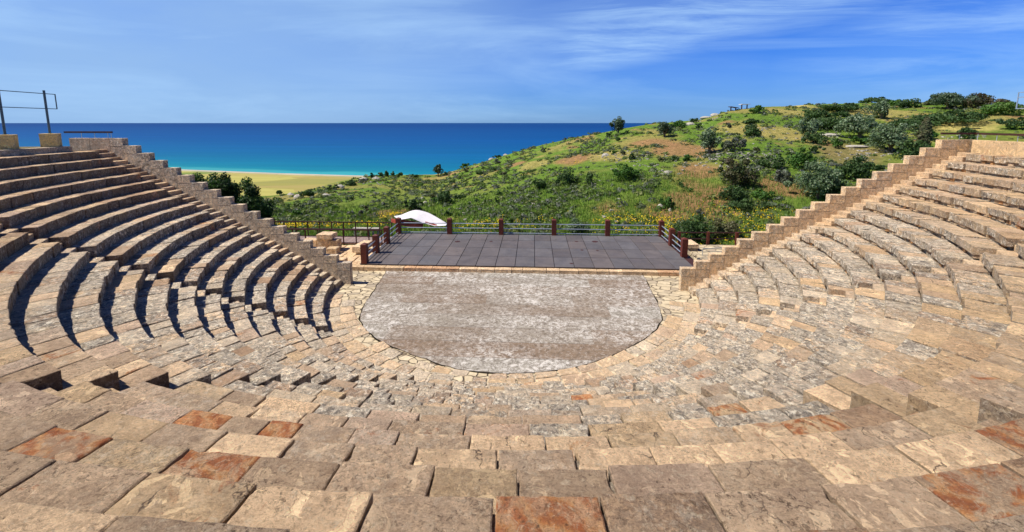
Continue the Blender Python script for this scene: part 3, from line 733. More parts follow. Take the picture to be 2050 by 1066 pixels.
pblk(712,504,722,512,4.6,.5,'small stone under the long lintel block by the left stage posts',YEL,group=RG)
pblk(676,520,690,528,2.6,.5,'flat pale paving slab just behind the foot of the left stepped wall',CRM*1.15,group=RG)
pblk(1377,490,1399,498,6.6,1.5,'pale thick slab lying behind the front right stage post',CRM*1.1)
pblk(1379,499,1397,514,6.7,1.2,'rough brown block under the pale slab behind the front right stage post',BRN*1.1,li=.5)
w=empty('wooden_railing',(13,8.6,.1),label='dark railing with red brown post behind the foot of the right stepped wall',cat='railing')
for z in (.98,.5): m=MB(); m.beam((12.2,8.6,z),(19.5,8.9,z),.08,.08); m.build('rail',M['dark'],w,loc=(13,8.6,.1))
for x in (12.4,14.55,16.7,18.9): m=MB(); m.box((x-.09,8.56,-.6),(x+.09,8.74,1.05)); m.build('post',M['post'],w,loc=(13,8.6,.1))
m=MB(); a=[(13.0,5.6,.12),(13.0,5.6,.62),(14.9,6.0,.62),(14.9,6.0,.12)]
for p,q in zip(a,a[1:]): m.tube(p,q,.03,8)
m.tube((13.0,5.6,.38),(14.9,6.0,.38),.02,8)
tag(m.build('steel_handrail',M['galv'],loc=(13,5.6,.12)),'low bent steel handrail loop behind the lowest steps of the right wall','handrail')

# ------------------------------------------------------------------ terrain
RID=np.array([(-1400,410,90),(-200,400,80),(300,400,72),(540,398,76),(600,390,82),(680,367,96),(740,354,106),(870,352,114),(900,346,115),(980,321,115),(1060,297,112),(1140,278,110),(1220,263,108),(1300,250,108),(1400,240,112),(1460,222,114),(1520,215,118),(1600,211,126),(1700,207,136),(1800,204,142),(1900,204,140),(2050,213,130),(2300,216,120),(3400,215,120)],float)
_az=[];_zr=[]
for x,y,d in RID:
    r_=ray(x,y); h=math.hypot(r_[0],r_[1]); _az.append(math.atan2(r_[0],r_[1])); _zr.append(C[2]+d*r_[2]/h)
_az=np.array(_az);_zr=np.array(_zr);_dr=RID[:,2]
def terr(x,y):
    x=np.asarray(x,float);y=np.asarray(y,float); dx=x-C[0];dy=np.maximum(y-C[1],.1); az=np.arctan2(dx,dy); d=np.hypot(dx,dy)
    zr=np.interp(az,_az,_zr); dr=np.interp(az,_az,_dr); d0=np.minimum(35.3/np.cos(np.clip(az,-1.2,1.2)),dr*.62)
    t=np.clip((d-d0)/(dr-d0),0,1); z0=-1.35-.0*az
    z=z0+(zr-z0)*(t*(1.12-.12*t))
    b=np.maximum(d-dr,0); z=z-.06*b-.0045*b*b
    P=np.stack([x,y,0*x],-1); w=ss(d,d0+1,d0+14)
    z=z+w*(fbm(P/9.,4)*.42*(1-.5*ss(t,.8,1.))+fbm(P/28.+5,3)*.9*ss(t,0,.4)*(1-ss(t,.7,1.)))
    return np.maximum(z,-75)
def hillpt(px,py):
    r_=ray(px,py); h=math.hypot(r_[0],r_[1]); d=np.arange(33,220,.25); X=C[0]+r_[0]/h*d; Y=C[1]+r_[1]/h*d; Z=C[2]+r_[2]/h*d
    T=terr(X,Y); i=np.where(T>=Z)[0]
    if len(i)==0:
        i=[int(np.argmin(Z-T))] if True else i
    i=i[0]; return np.array((X[i],Y[i],T[i])),d[i]
# patches of bare or dry ground: (px,py,radius m,colour)
GRN=np.array((.13,.22,.032)); OLV=np.array((.25,.265,.06)); DRY=np.array((.36,.30,.10)); RED=np.array((.34,.19,.095))
PATCH=[(1400,345,5,RED),(1395,375,5.5,RED),(1385,400,4.5,RED),(1290,283,6,RED),(1365,300,5,RED),(1150,318,4,RED),(1215,418,4,RED),(1310,425,3.5,RED),(1700,310,5,np.array((.24,.20,.08))),(1720,300,4,np.array((.27,.22,.09))),(790,428,3.2,RED),(590,396,5,DRY),(1600,228,6,DRY),(1885,258,4,DRY*1.4),(1930,256,4,DRY*1.4),(1600,212,4,DRY*1.5),(1560,380,3,RED),(1225,313,4,DRY),(870,360,5,DRY),(1330,430,2.5,RED),(1490,260,5,DRY),(1560,270,6,DRY),(1750,225,7,DRY),(1960,235,6,DRY),(1440,380,3,RED),(1070,330,4,DRY),(1030,330,3,RED),(900,440,3,OLV)]
PP=[(hillpt(a,b)[0],r_,np.array(c)) for a,b,r_,c in PATCH]
def gcol(P):
    n=fbm(P*np.array((1,1,0))/7.,5); n2=fbm(P*np.array((1,1,0))/18.+3,4)
    d=np.hypot(P[...,0]-C[0],P[...,1]-C[1])
    c=GRN*1.+(OLV-GRN)*ss(n2,-.2,.35)[...,None]*(.35+.65*ss(d,55,100))[...,None]
    c=c+(DRY*.9-c)*(ss(n,.05,.4)*ss(d,48,95)*.85)[...,None]
    c=c+(RED-c)*(ss(fbm(P*np.array((1,1,0))/5.+31,4),.28,.5)*.8*ss(d,58,80))[...,None]
    for q,r_,cc in PP:
        dd=np.hypot(P[...,0]-q[0],(P[...,1]-q[1])*.75)/r_+n*.9
        c=c+(cc-c)*(.9*(1-ss(dd,.55,1.05)))[...,None]
    return c
def hill():
    A=np.radians(np.linspace(-76,76,560)); T=np.linspace(0,1,330)
    az,t=np.meshgrid(A,T,indexing='ij')
    ds=27.0/np.cos(az); d=ds*np.exp(t*np.log(330./ds))
    X=C[0]+np.sin(az)*d; Y=C[1]+np.cos(az)*d; Z=terr(X,Y)
    P=np.stack([X,Y,Z],-1); col=gcol(P)
    n,m_=az.shape; idx=np.arange(n*m_).reshape(n,m_)
    q=np.stack([idx[:-1,:-1],idx[1:,:-1],idx[1:,1:],idx[:-1,1:]],-1).reshape(-1,4)[:,::-1]
    me=bpy.data.meshes.new('hillside'); me.vertices.add(n*m_); me.vertices.foreach_set('co',P.reshape(-1)); me.loops.add(len(q)*4); me.loops.foreach_set('vertex_index',q.ravel())
    me.polygons.add(len(q)); me.polygons.foreach_set('loop_start',np.arange(len(q))*4); me.polygons.foreach_set('loop_total',np.full(len(q),4)); me.polygons.foreach_set('use_smooth',np.ones(len(q),bool)); me.update(calc_edges=True)
    a=me.attributes.new('bcol','FLOAT_COLOR','POINT'); c=np.ones((n*m_,4)); c[:,:3]=col.reshape(-1,3); a.data.foreach_set('color',c.ravel())
    me.materials.append(M['ground']); o=bpy.data.objects.new('hillside',me); link(o); tag(o,kind='structure')
hill()
# plain, beach, sea
ca=np.array((-673.9,722.9)); cb=np.array((-273.8,635.9)); cdv=(cb-ca)/np.linalg.norm(cb-ca); cn=np.array((-cdv[1],cdv[0]))
def strip(name,offs,zs,mat,n=90,lo=-6000,hi=6000,wob=6):
    V=[];f=[];m_=len(offs)
    for i in range(n+1):
        s_=lo+(hi-lo)*i/n; 
        for o_,z in zip(offs,zs):
            wv=wob*math.sin(s_*.004+1)+wob*.6*math.sin(s_*.013) if abs(o_)<100 else 0
            p=cb+cdv*s_+cn*(o_+wv+ .00002*s_*s_*0); V.append((p[0],p[1],z))
    for i in range(n):
        for j in range(m_-1): q=i*m_+j; f.append((q,q+m_,q+m_+1,q+1))
    mb=MB(); mb.add(V,f,col=(.4,.35,.15)); tag(mb.build(name,mat),kind='structure')
strip('coastal_plain',[-900,-400,-30],[-72,-72,-72],M['plain'],wob=6)
strip('beach',[-38,-20,-2],[-71.96,-72.3,-73.4],M['sand'])
m=MB(); S=260000; m.add([(-S,-S,-73),(S,-S,-73),(S,S,-73),(-S,S,-73)],[(0,1,2,3)]); tag(m.build('sea',M['sea']),kind='structure')
# ------------------------------------------------------------------ vegetation
PAL={'dark':[(.036,.072,.020),(.05,.095,.026),(.07,.12,.034)],'green':[(.05,.12,.018),(.07,.15,.025),(.10,.18,.035)],'olive':[(.10,.15,.07),(.15,.205,.11),(.19,.25,.145)],
'odark':[(.045,.075,.04),(.07,.105,.06),(.10,.14,.085)],'red':[(.075,.075,.03),(.06,.085,.028),(.10,.08,.045)],'grey':[(.13,.14,.10),(.15,.15,.13),(.10,.12,.07)],'purple':[(.11,.12,.09),(.10,.115,.075),(.135,.14,.115)],
'brown':[(.12,.12,.05),(.10,.12,.05),(.14,.13,.07)]}
def quads(P,N,size,asp=1.6):
    n=len(P); u=RS.randn(n,3); a=np.cross(N,u); a/=np.linalg.norm(a,axis=1,keepdims=True)+1e-9; b=np.cross(N,a); b/=np.linalg.norm(b,axis=1,keepdims=True)+1e-9
    s_=size[:,None]*.5; V=np.stack([P-a*s_*asp,P-b*s_,P+a*s_*asp,P+b*s_],1); return V.reshape(-1,3)
def crown_pts(c,rx,ry,rz,n,lumps,flat=.0):
    """leaf positions on a lumpy crown whose base is at c[2]"""
    L=[];
    for i in range(lumps):
        v=RS.randn(3); v/=np.linalg.norm(v); v[2]=abs(v[2])*1.0-.25*RS.rand(); rr=RS.uniform(.3,.68) if RS.rand()<.75 else RS.uniform(.75,1.05)
        L.append((c+np.array((v[0]*rx*rr,v[1]*ry*rr,rz*(.34+.48*v[2]*rr/.68))),RS.uniform(.26,.40) if rr<.7 else RS.uniform(.12,.24)))
    li=RS.randint(0,lumps,n); v=RS.randn(n,3); v/=np.linalg.norm(v,axis=1,keepdims=True)
    rad=np.array([l[1] for l in L])[li]*RS.uniform(.72,1.08,n); cc=np.array([l[0] for l in L])[li]
    P=cc+v*rad[:,None]*np.array((rx,ry,rz*.62)); N=v*.8+RS.randn(n,3)*.55; N/=np.linalg.norm(N,axis=1,keepdims=True)
    P[:,2]=np.maximum(P[:,2],c[2]+flat+RS.rand(n)*.08*rz)
    return P,N,li
def crowncol(pal,li,n,lumps):
    pal=np.array(PAL[pal]); pk=pal[RS.randint(0,3,lumps)][li]; return pk*RS.uniform(.75,1.3,(n,1))*RS.uniform(.92,1.08,(n,3))
def bush(px,py,w,h,pal,label,cat='bush',name='bush',group='bushes on the hillside',trunk=False,dens=1.,pos=None,d=None):
    if pos is None: pos,d=hillpt(px,py)
    W=w*d/F*.5; H=h*d/F
    if not trunk: H=H*1.05
    ls=max(.045,min(.24,d/F*2.3)); 
    n=int(min(5200,max(160,2.4*math.pi*W*max(W,H)*2/(ls*ls)*dens*.62))); lumps=int(np.clip(n/90,7,34))
    base=pos.copy(); 
    if trunk:
        root=empty(name,pos,label=label,cat=cat,group=group)
        th=H*.16; mb=MB(); top=pos+np.array((.1*W,0,H*.45))
        mb.tube(pos-np.array((0,0,.25)),pos+np.array((.03*W,0,th)),W*.11,8,W*.08)
        for i in range(5):
            a=i*1.3; e=pos+np.array((math.cos(a)*W*.5,math.sin(a)*W*.5,H*(.45+.1*(i%3)))); mb.tube(pos+np.array((.03*W,0,th*.95)),e,W*.055,6,W*.02)
        mb.build('trunk',M['bark'],root,loc=pos); base=pos+np.array((0,0,H*.06)); H2=H*.94
        P,N,li=crown_pts(base,W,W*.95,H2,n,lumps); V=quads(P,N,ls*RS.uniform(.6,1.3,n))
        quadmesh('crown',V,n,M['leaf'],np.repeat(crowncol(pal,li,n,lumps),4,0),root,pos); return root
    P,N,li=crown_pts(base-np.array((0,0,.12*H)),W,W*.9,H*1.05,n,lumps); V=quads(P,N,ls*RS.uniform(.6,1.3,n))
    o=quadmesh(name,V,n,M['leaf'],np.repeat(crowncol(pal,li,n,lumps),4,0),None,pos); return tag(o,label,cat,group)
TG='wind-shaped olive trees on the hill'
for a in [(1237,271,34,38,'odark','dark ragged leaning tree standing against the sea on the ridge'),
(1330,275,38,34,'odark','rounded grey green tree on the ridge right of the dark leaning one'),
(1419,309,44,48,'olive','upright silver green olive tree alone in mid slope below the ridge'),
(1615,277,38,38,'olive','grey green olive tree left of the flat white slab'),
(1719,280,64,46,'olive','widest silver olive tree in the upper right cluster'),
(1781,305,63,47,'olive','grey green olive tree lowest in the upper right cluster'),
(1763,239,29,31,'olive','small olive tree above the upper right cluster near the skyline'),
(1897,219,54,26,'odark','broad dark tree on the skyline at right'),
(1638,398,85,60,'olive','large round silver green tree low on the slope above the right wall'),
(877,354,23,29,'odark','small upright tree on the ridge edge beside the turquoise water')]:
    bush(*a[:5],a[5],cat='tree',name='olive_tree',group=TG,trunk=True,dens=1.25)
def cypress():
    pos,d=hillpt(1846,312); W=8.5*d/F; H=54*d/F; root=empty('cypress',pos,label='narrow brownish conifer rising beside the top of the right stepped wall',cat='tree')
    mb=MB(); mb.tube(pos-np.array((0,0,.2)),pos+np.array((0,0,H*.8)),.12,8,.03); mb.build('trunk',M['bark'],root,loc=pos)
    n=1500; t=RS.rand(n)**.8; a=RS.rand(n)*2*pi; r_=W*np.sin(np.clip(t*.93+.07,0,1)*pi)**.6*(RS.uniform(.5,1.05,n)); P=pos+np.stack([np.cos(a)*r_,np.sin(a)*r_,t*H+.1],-1); N=np.stack([np.cos(a),np.sin(a),.5+0*a],-1)+RS.randn(n,3)*.4
    V=quads(P,N/np.linalg.norm(N,axis=1,keepdims=True),RS.uniform(.12,.26,n)); quadmesh('crown',V,n,M['leaf'],np.repeat(np.array(PAL['brown'])[RS.randint(0,3,n)]*RS.uniform(.5,1.1,(n,1)),4,0),root,pos)
cypress()
B=[(1472,375,76,56,'red','large dark bush with reddish branches below the bare brown patch'),(1505,273,44,23,'dark','dark domed bush right of the lone silver olive'),
(1518.6,227,35,13,'green','low bright green bush just under the skyline shelter'),(1470,302,50,22,'purple','purplish spreading bush right of the lone silver olive'),
(1398,258,22,11,'dark','small dark bush between the two ridge trees and the shelter'),(1390,245,19,11,'dark','small dark bush on the ridge line above the stony patch'),
(1359,256,32,16,'green','green bush touching the ridge right of the rounded tree'),(1258,361,68,30,'green','bright green spreading bush in the middle of the slope'),
(1134,369,54,31,'dark','wide dark bush left of the bright green spreading one'),(1179,370,22,25,'dark','small upright dark bush beside the wide dark one'),(1081,380,36,28,'dark','round dark bush leftmost of three in mid slope'),
(1226,310,17,10,'green','tiny bright green bush near the white stones in mid slope'),(1374,322,25,14,'green','small green mound left of the pebbly patch'),(1347,323,19,10,'dark','low dark mound beside the small green one'),
(1545,338,46,27,'dark','dark bush right of the pebbly patch'),(1603,338,54,38,'green','bright green bush above the purple shrubs'),(1630,288,42,23,'dark','dark low bush under the grey olive by the white slab'),
(1567,367,42,25,'purple','grey purple bush between the red one and the large silver tree'),(1470,405,62,33,'dark','dark bush below the large reddish one'),(1524,398,44,20,'green','green bush left of the large silver tree'),
(1483,420,52,20,'dark','low dark green bush above the yellow flowers'),(1338,420,32,32,'green','green bush standing over the black and white rock'),(1533,421,26,16,'dark','small dark bush left of the stepped right wall'),
(1403,432,20,14,'purple','small grey purple shrub above the right end of the stage'),(1388,487,78,58,'dark','large dark green bush behind the right stage railing'),(1445,475,72,40,'brown','round grey brown twiggy bush beyond the right stage corner'),
(1155,470,62,30,'olive','silvery leaved bush right behind the stage back railing'),(1475,283,16,10,'dark','tiny dark bush above the purplish spreading one'),(1501,247,36,9,'dark','flat dark shrub strip below the ridge shelter'),
(1634,240,60,20,'dark','wide dark thicket above the upper right olives'),(1686,223,70,13,'dark','long dark thicket along the skyline right of the pale track'),(1752,203,44,9,'dark','flat dark bush on the skyline'),
(1821,217,38,17,'dark','dark bush on the skyline left of the broad tree'),(1957,216,56,21,'red','domed dark bush on the skyline with reddish top'),(1685,234,26,12,'dark','small bush below the long skyline thicket'),
(1786,211,28,10,'green','green bush on the skyline between two dark ones'),(1660,257,80,20,'dark','dense dark bush behind the grey olive by the slab'),(1709,361,58,40,'dark','deep green bush right of the large silver tree'),
(1672,402,56,36,'dark','dark bush tucked against the right side of the large silver tree'),(1901,248,95,18,'dark','very wide dark green thicket under the broad skyline tree'),(1997,231,54,18,'green','green mound bush near the right end of the skyline'),
(2035,259,38,17,'dark','dark bush above the handrail at the right edge'),(1823,254,72,13,'dark','flat dark thicket left of the very wide one'),(1864,281,34,18,'green','green bush left end of the brown handrail'),
(1933,269,30,11,'dark','small dark bush on the pale ground above the handrail'),(1935,280,22,10,'dark','small bush directly above the right handrail'),(1835,322,56,34,'dark','dark bush beside the narrow conifer'),
(1756,340,22,14,'dark','small bush above the right stepped wall in dry grass'),(1672,295,26,15,'green','small green bush below the flat white slab'),(825,427,38,38,'dark','dark ragged bush rising behind the white canopy'),
(888,411,42,33,'dark','dark bush right of the canopy on the lower slope'),(923,401,28,14,'dark','low dark bush beside the one right of the canopy'),(1024,450,15,12,'dark','tiny dark shrub just beyond the middle stage posts'),
(893,352,12,10,'dark','little bush at the foot of the small ridge edge tree'),(931,326,30,10,'green','flat bush on the ridge edge above the turquoise water'),(993,314,22,7,'dark','small bush on the rocky ridge edge above the sea'),
(831,356,18,8,'dark','small shrub left of the small ridge edge tree'),(615,396,31,17,'dark','round dark bush at the field edge left of the pale rocks'),(559,390,11,9,'dark','tiny bush at the far field edge'),(592,432,22,17,'green','green bush on the lower left slope above the boardwalk'),
(700,372,30,12,'dark','low bush among the pale rocks of the left ridge'),(665,380,26,9,'dark','flat bush left of the pale ridge rocks')]
for a in B: bush(*a)
# small shrubs dotted between them, alike at this size
for i in range(46):
    az=RS.uniform(-.42,.80); px=1025+F*math.tan(az+.0)*.98
    yr=np.interp(px,RID[:,0],RID[:,1]); py=yr+6+RS.rand()**1.1*(430-yr)
    if py>438: continue
    bush(px,py,RS.uniform(12,26),RS.uniform(8,15),random.choice(['dark','green','dark','purple','brown']),'small rounded shrub among the low scrub of the hillside',name='shrub',cat='shrub',group='small shrubs dotted over the hill')
# row of small trees on the far left ridge
for i,(px,py,w_,h_) in enumerate([(762,353,12,11),(774,353,14,13),(787,353,13,11),(800,354,14,12),(745,356,12,12)]):
    bush(px,py+1,w_,h_,'dark','tiny dark tree in the row on the ridge edge above the beach',name='tree',cat='tree',group='row of tiny trees above the beach')
# big tree behind the left wall
def big_tree():
    pos=aty(470,455,12.5); pos[2]=-1.6; root=empty('mastic_tree',pos,label='big dark green leafy tree rising behind the left stepped wall',cat='tree')
    mb=MB(); mb.tube(pos-np.array((0,0,.8)),pos+np.array((.1,0,1.6)),.28,10,.2)
    tips=[]
    for i in range(13):
        a=i*2.4; e=pos+np.array((math.cos(a)*1.7*RS.uniform(.3,1),math.sin(a)*1.6*RS.uniform(.3,1),RS.uniform(2.2,4.6))); mb.tube(pos+np.array((.1,0,1.2+.06*i)),e,.1,6,.03); tips.append(e)
    mb.build('trunk',M['bark'],root,loc=pos)
    Ps=[];Ns=[];Cs=[]
    T=[(-2.45,4.45,.55),(-2.05,5.05,.6),(-1.5,4.9,.62),(-1.0,4.55,.6),(-.6,5.0,.55),(-.1,4.6,.65),(.35,4.3,.6),(.9,4.55,.62),(1.35,4.0,.6),(1.8,4.15,.45),(2.1,3.2,.62),(2.35,2.4,.6),(2.5,1.6,.6),(-2.7,3.6,.6),(-2.6,2.6,.7)]
    for i in range(78):
        if i<len(T): x,z,r_=T[i]; y=RS.uniform(-.7,.7)
        else: x=RS.uniform(-2.4,2.3); z=RS.uniform(.8,4.3)-max(0,x)*.35; y=RS.uniform(-1.6,1.6); r_=RS.uniform(.55,.85)
        n=420; v=RS.randn(n,3); v/=np.linalg.norm(v,axis=1,keepdims=True); rad=r_*RS.uniform(.4,1.12,n)
        x*=1.2;z*=1.17;r_*=1.12; Ps.append(pos+np.array((x,y,z))+v*rad[:,None]*np.array((.85,.85,1.15))); Ns.append(v*.5+RS.randn(n,3)*.5)
        b=np.array(random.choice([(.025,.055,.016),(.04,.085,.02),(.055,.11,.028)])); Cs.append(b*RS.uniform(.7,1.35,(n,1)))
    P=np.concatenate(Ps);N=np.concatenate(Ns);N/=np.linalg.norm(N,axis=1,keepdims=True);V=quads(P,N,RS.uniform(.07,.15,len(P)),2.)
    quadmesh('crown',V,len(P),M['leaf'],np.repeat(np.concatenate(Cs),4,0),root,pos)
big_tree()
# low scrub carpet, flowers, grass: uncountable
def scatter(n,a0,a1,d0,d1,pw=1.):
    az=RS.uniform(a0,a1,n); d=d0*(d1/d0)**(RS.rand(n)**pw); X=C[0]+np.sin(az)*d; Y=C[1]+np.cos(az)*d; dr=np.interp(az,_az,_dr); ok=(Y>10.9)&(d<dr+3); X,Y,d=X[ok],Y[ok],d[ok]; return np.stack([X,Y,terr(X,Y)],-1),d
def scrub():
    P,d=scatter(17000,-.62,.90,35,145,.85); n=len(P)
    nz=fbm(P*np.array((1,1,0))/6.+7,4); 
    keep=RS.rand(n)<np.clip(.62+nz*1.6,.06,1)
    for q,r_,c in PP: keep&=~((np.hypot(P[:,0]-q[0],P[:,1]-q[1])<r_*.8)&(RS.rand(n)<.85))
    P,d,nz=P[keep],d[keep],nz[keep]; n=len(P); k=26
    W=RS.uniform(.2,.5,n)*(1+.15*ss(d,60,120))*RS.choice([.7,1,1,1.5],n)
    pals=np.array([(.06,.105,.025),(.085,.14,.03),(.12,.17,.04),(.12,.145,.07),(.105,.13,.075),(.12,.13,.10),(.17,.19,.06),(.05,.085,.025)])
    w=fbm(P*np.array((1,1,0))/10.+50,3); pi_=np.clip(((RS.rand(n)*.75+.25*(w+.5))*8).astype(int),0,7)
    v=RS.randn(n,k,3); v/=np.linalg.norm(v,axis=2,keepdims=True); v[...,2]=np.abs(v[...,2])
    Q=P[:,None]+v*(W[:,None]*RS.uniform(.6,1.05,(n,k)))[...,None]*np.array((1,1,.72))-np.array((0,0,.04))
    N=v+RS.randn(n,k,3)*.45; N/=np.linalg.norm(N,axis=2,keepdims=True); sz=np.repeat(np.clip(W*.42,.06,.3),k)*RS.uniform(.6,1.3,n*k)
    col=pals[pi_][:,None]*RS.uniform(.7,1.3,(n,k,1)); V=quads(Q.reshape(-1,3),N.reshape(-1,3),sz)
    tag(quadmesh('scrub',V,n*k,M['leaf'],np.repeat(col.reshape(-1,3),4,0)),'mottled carpet of low grey green scrub over the hillside','scrub',kind='stuff')
scrub()
def flowers():
    A=[];
    for (px,py,rx,ry,n) in [(600,458,70,3,500),(740,455,45,4,260),(1030,455,60,6,300),(1250,456,70,7,350),(1350,462,40,8,500),(1500,458,80,14,700),(1560,440,50,7,350),(780,438,16,5,350),(1150,330,20,6,150),(960,455,60,5,200),(1180,445,60,8,160),(1420,500,60,8,300),(1300,440,60,6,140)]:
        c,d=hillpt(px,py); sx=rx*d/F
        X=c[0]+RS.randn(n)*sx*.6; Y=c[1]+RS.randn(n)*min(5.,max(1.2,ry*d/F*6))*.6; ok=Y>10.9; X,Y=X[ok],Y[ok]
        g=vn(np.stack([X*.8,Y*.8,0*X],-1))>-.15; X,Y=X[g],Y[g]; A.append(np.stack([X,Y,terr(X,Y)+RS.uniform(.2,.55,len(X))],-1))
    P=np.concatenate(A); n=len(P); N=RS.randn(n,3)*.4+np.array((0,-.5,1)); N/=np.linalg.norm(N,axis=1,keepdims=True)
    V=quads(P,N,RS.uniform(.06,.12,n),1.1); c=np.array([(.75,.52,.015),(.78,.60,.03),(.70,.42,.01)])[RS.randint(0,3,n)]
    tag(quadmesh('flowers',V,n,M['flower'],np.repeat(c,4,0)),'yellow spring flowers in the grass beyond the stage','flowers',kind='stuff')
flowers()
def grass():
    P,d=scatter(52000,-.60,.72,34.5,62,1.3); n=len(P); h=RS.uniform(.18,.55,n); a=RS.rand(n)*2*pi; w=.035
    l=np.stack([RS.randn(n)*.12,RS.randn(n)*.12,h],-1); u=np.stack([np.cos(a)*w,np.sin(a)*w,0*a],-1)
    V=np.stack([P-u-[0,0,.05],P+u-[0,0,.05],P+l*.7+u*.6,P+l],1).reshape(-1,3)
    c=np.array([(.09,.19,.02),(.13,.24,.03),(.17,.26,.045),(.22,.25,.07)])[RS.randint(0,4,n)]*RS.uniform(.7,1.2,(n,1))
    tag(quadmesh('grass',V,n,M['leaf'],np.repeat(c,4,0)),'long green grass growing beyond the stage','grass',kind='stuff')
grass()
# ------------------------------------------------------------------ rocks
def rock(px,py,w,h,label,group='pale rocks lying on the hillside',c=(.5,.5,.5),name='rock'):
    pos,d=hillpt(px,py); W=w*d/F*.5; H=h*d/F; m=MB(); n=14; k=8; V=[]
    for i in range(k):
        ph=i/(k-1)*pi*.62
        for j in range(n):
            t=2*pi*j/n; p=np.array((math.cos(t)*math.sin(ph+.02)*W*1.05,math.sin(t)*math.sin(ph+.02)*W*.8,H*math.cos(ph)-.1*H))
            p*=1+.35*float(fbm(p/max(W,.1)*1.6+px,3)); V.append(pos+p)
    f=[(i*n+j,(i+1)*n+j,(i+1)*n+(j+1)%n,i*n+(j+1)%n) for i in range(k-1) for j in range(n)]; f.append(tuple(range(n)))
    m.add(V,f); return tag(m.build(name,M['limestone'],loc=pos),label,'rock',group)
for a in [(681,376,16,6,'pale flat outcrop on the far left ridge'),(727,362,18,7,'pale jagged outcrop near the beach end of the left ridge'),(753,359,14,5,'small pale outcrop right of the jagged one'),(597,397,17,7,'pale rock by the field edge beside the round dark bush'),
(582,391,12,4,'low pale rock left of the round dark bush'),(653,392,16,4,'flat pale rock right of the round dark bush'),(1213,312,14,5,'pale stone at left of the mid slope stones'),(1267,319,9,4,'white stone in mid slope'),(1334,346,12,4,'white ground rock right of the bright green spreading bush'),
(1321,418,12,9,'black and white rock below the green bush in the lower slope'),(1341,423,6,6,'small white stone right of the black and white rock'),(1660,271,30,3,'large flat white slab between the upper right olives'),(1715,294,34,3,'flat white slab below the widest silver olive'),
(852,408,9,5,'pale rock between the two dark bushes behind the canopy'),(845,398,6,4,'small pale rock above the one behind the canopy'),(984,318,12,4,'pale rock on the ridge edge above the sea'),(1012,311,9,3,'small pale rock on the ridge edge above the sea'),(1415,232,20,3,'pale rocky crest on the ridge left of the shelter'),(1432,227,16,4,'grey rock on the crest just left of the shelter'),(1380,250,20,4,'pale rocky ground rising to the crest')]: rock(*a)
def stones():
    m=MB()
    def grp(px,py,rx,ry,n):
        c,d=hillpt(px,py); 
        for i in range(n):
            x=c[0]+RS.randn()*rx; y=c[1]+RS.randn()*ry; z=float(terr(x,y)); r_=RS.uniform(.06,.2); q=np.array((x,y,z))
            V=[q+np.array((sx*r_*RS.uniform(.7,1.2),sy*r_*RS.uniform(.7,1.2),sz*r_*.55*RS.uniform(.7,1.2)+.03)) for sz in (-1,1) for sx,sy in ((-1,-1),(1,-1),(1,1),(-1,1))]
            m.add(V,[(0,3,2,1),(4,5,6,7),(0,1,5,4),(1,2,6,5),(2,3,7,6),(3,0,4,7)])
    for a in [(1495,312,3.4,4,150),(1450,318,2,2.5,50),(1240,312,2.5,2.5,50),(1280,318,2,1.6,30),(1335,346,.8,.8,18),(1740,310,2.5,2,60),(1720,330,2.5,3,40),(1940,273,2,1,30),(1390,248,3,2.4,60),(1530,262,3,3,40),(960,330,5,4,40),(1030,420,5,4,30),(1090,400,7,6,40),(1320,335,4,3,25),(1660,272,1.8,1.2,30),(660,392,5,3,30),(705,368,4,3,40)]: grp(*a)
    tag(m.build('scattered_stones',M['limestone']),'small pale stones strewn over the bare patches of the hill','stones',kind='stuff')
stones()
# ------------------------------------------------------------------ canopy behind the stage
def canopy():
    Y=15.; w=empty('shade_canopy',(-9,Y,-1.4),label='white tensioned shade canopy over red brown boards behind the stage',cat='canopy'); L=(-9,Y,-1.4)
    A=aty(783,437,Y-.6); Bk=aty(822,421,Y+.9); Cc=aty(895,447,Y+.3); D=aty(800,441,Y-1.6); E_=aty(893,451,Y-1.2); Ff=aty(846,438,Y-1.1)
    m=MB(); V=[];n=16
    for i in range(n+1):
        for j in range(9):
            u=i/n; v=j/8; front=D*(1-u)+E_*u; front[2]=np.interp(u,[0,.25,.5,.75,1],[D[2]+.02,D[2]+.2,D[2]-.28,E_[2]-.08,E_[2]-.05]); 
            back=(A*(1-u)**2+2*u*(1-u)*(Bk*2-.5*A-.5*Cc)+Cc*u*u) if False else None
            bz=np.interp(u,[0,.12,.24,.34,.42,.6,.8,1],[A[2],A[2]+.06,A[2]+.3,Bk[2],Bk[2]-.02,Bk[2]-.24,Cc[2]+.42,Cc[2]]); bx=np.interp(u,[0,1],[A[0],Cc[0]]); by=Y+.2+.9*math.sin(u*pi)
            p=front*(1-v)+np.array((bx,by,bz))*v; p=p-np.array((0,0,.25*math.sin(v*pi)*math.sin(u*pi))); V.append(p)
    V2=[p-np.array((0,0,.03)) for p in V]; f=[(i*9+j,(i+1)*9+j,(i+1)*9+j+1,i*9+j+1) for i in range(n) for j in range(8)]
    m.add(V,f); m.add(V2,[q[::-1] for q in f]); m.build('membrane',M['white'],w,smooth=True,loc=L)
    b=MB(); b.beam(D+np.array((0,.05,-.2)),D*.5+E_*.5+np.array((0,.05,-.32)),.06,.55); b.build('side_board',M['brick'],w,loc=L)
    b=MB(); b.beam(A+np.array((.05,-.1,-.2)),D+np.array((0,.1,-.2)),.06,.36); b.build('side_board',M['brick'],w,loc=L)
    b=MB(); b.beam(Ff+np.array((.2,.15,-.4)),E_+np.array((-.9,.2,-.12)),.06,.2); b.build('side_board',M['brick'],w,loc=L)
    for p in (D,E_,A,Cc):
        b=MB(); b.tube((p[0],p[1]+.05,-1.8),(p[0],p[1]+.05,p[2]),.05,8); b.build('post',M['galv'],w,loc=L)
canopy()
m=MB(); a=aty(708,456,10.6); b=aty(742,456,10.6); c=aty(760,456,10.6); zz=a[2]
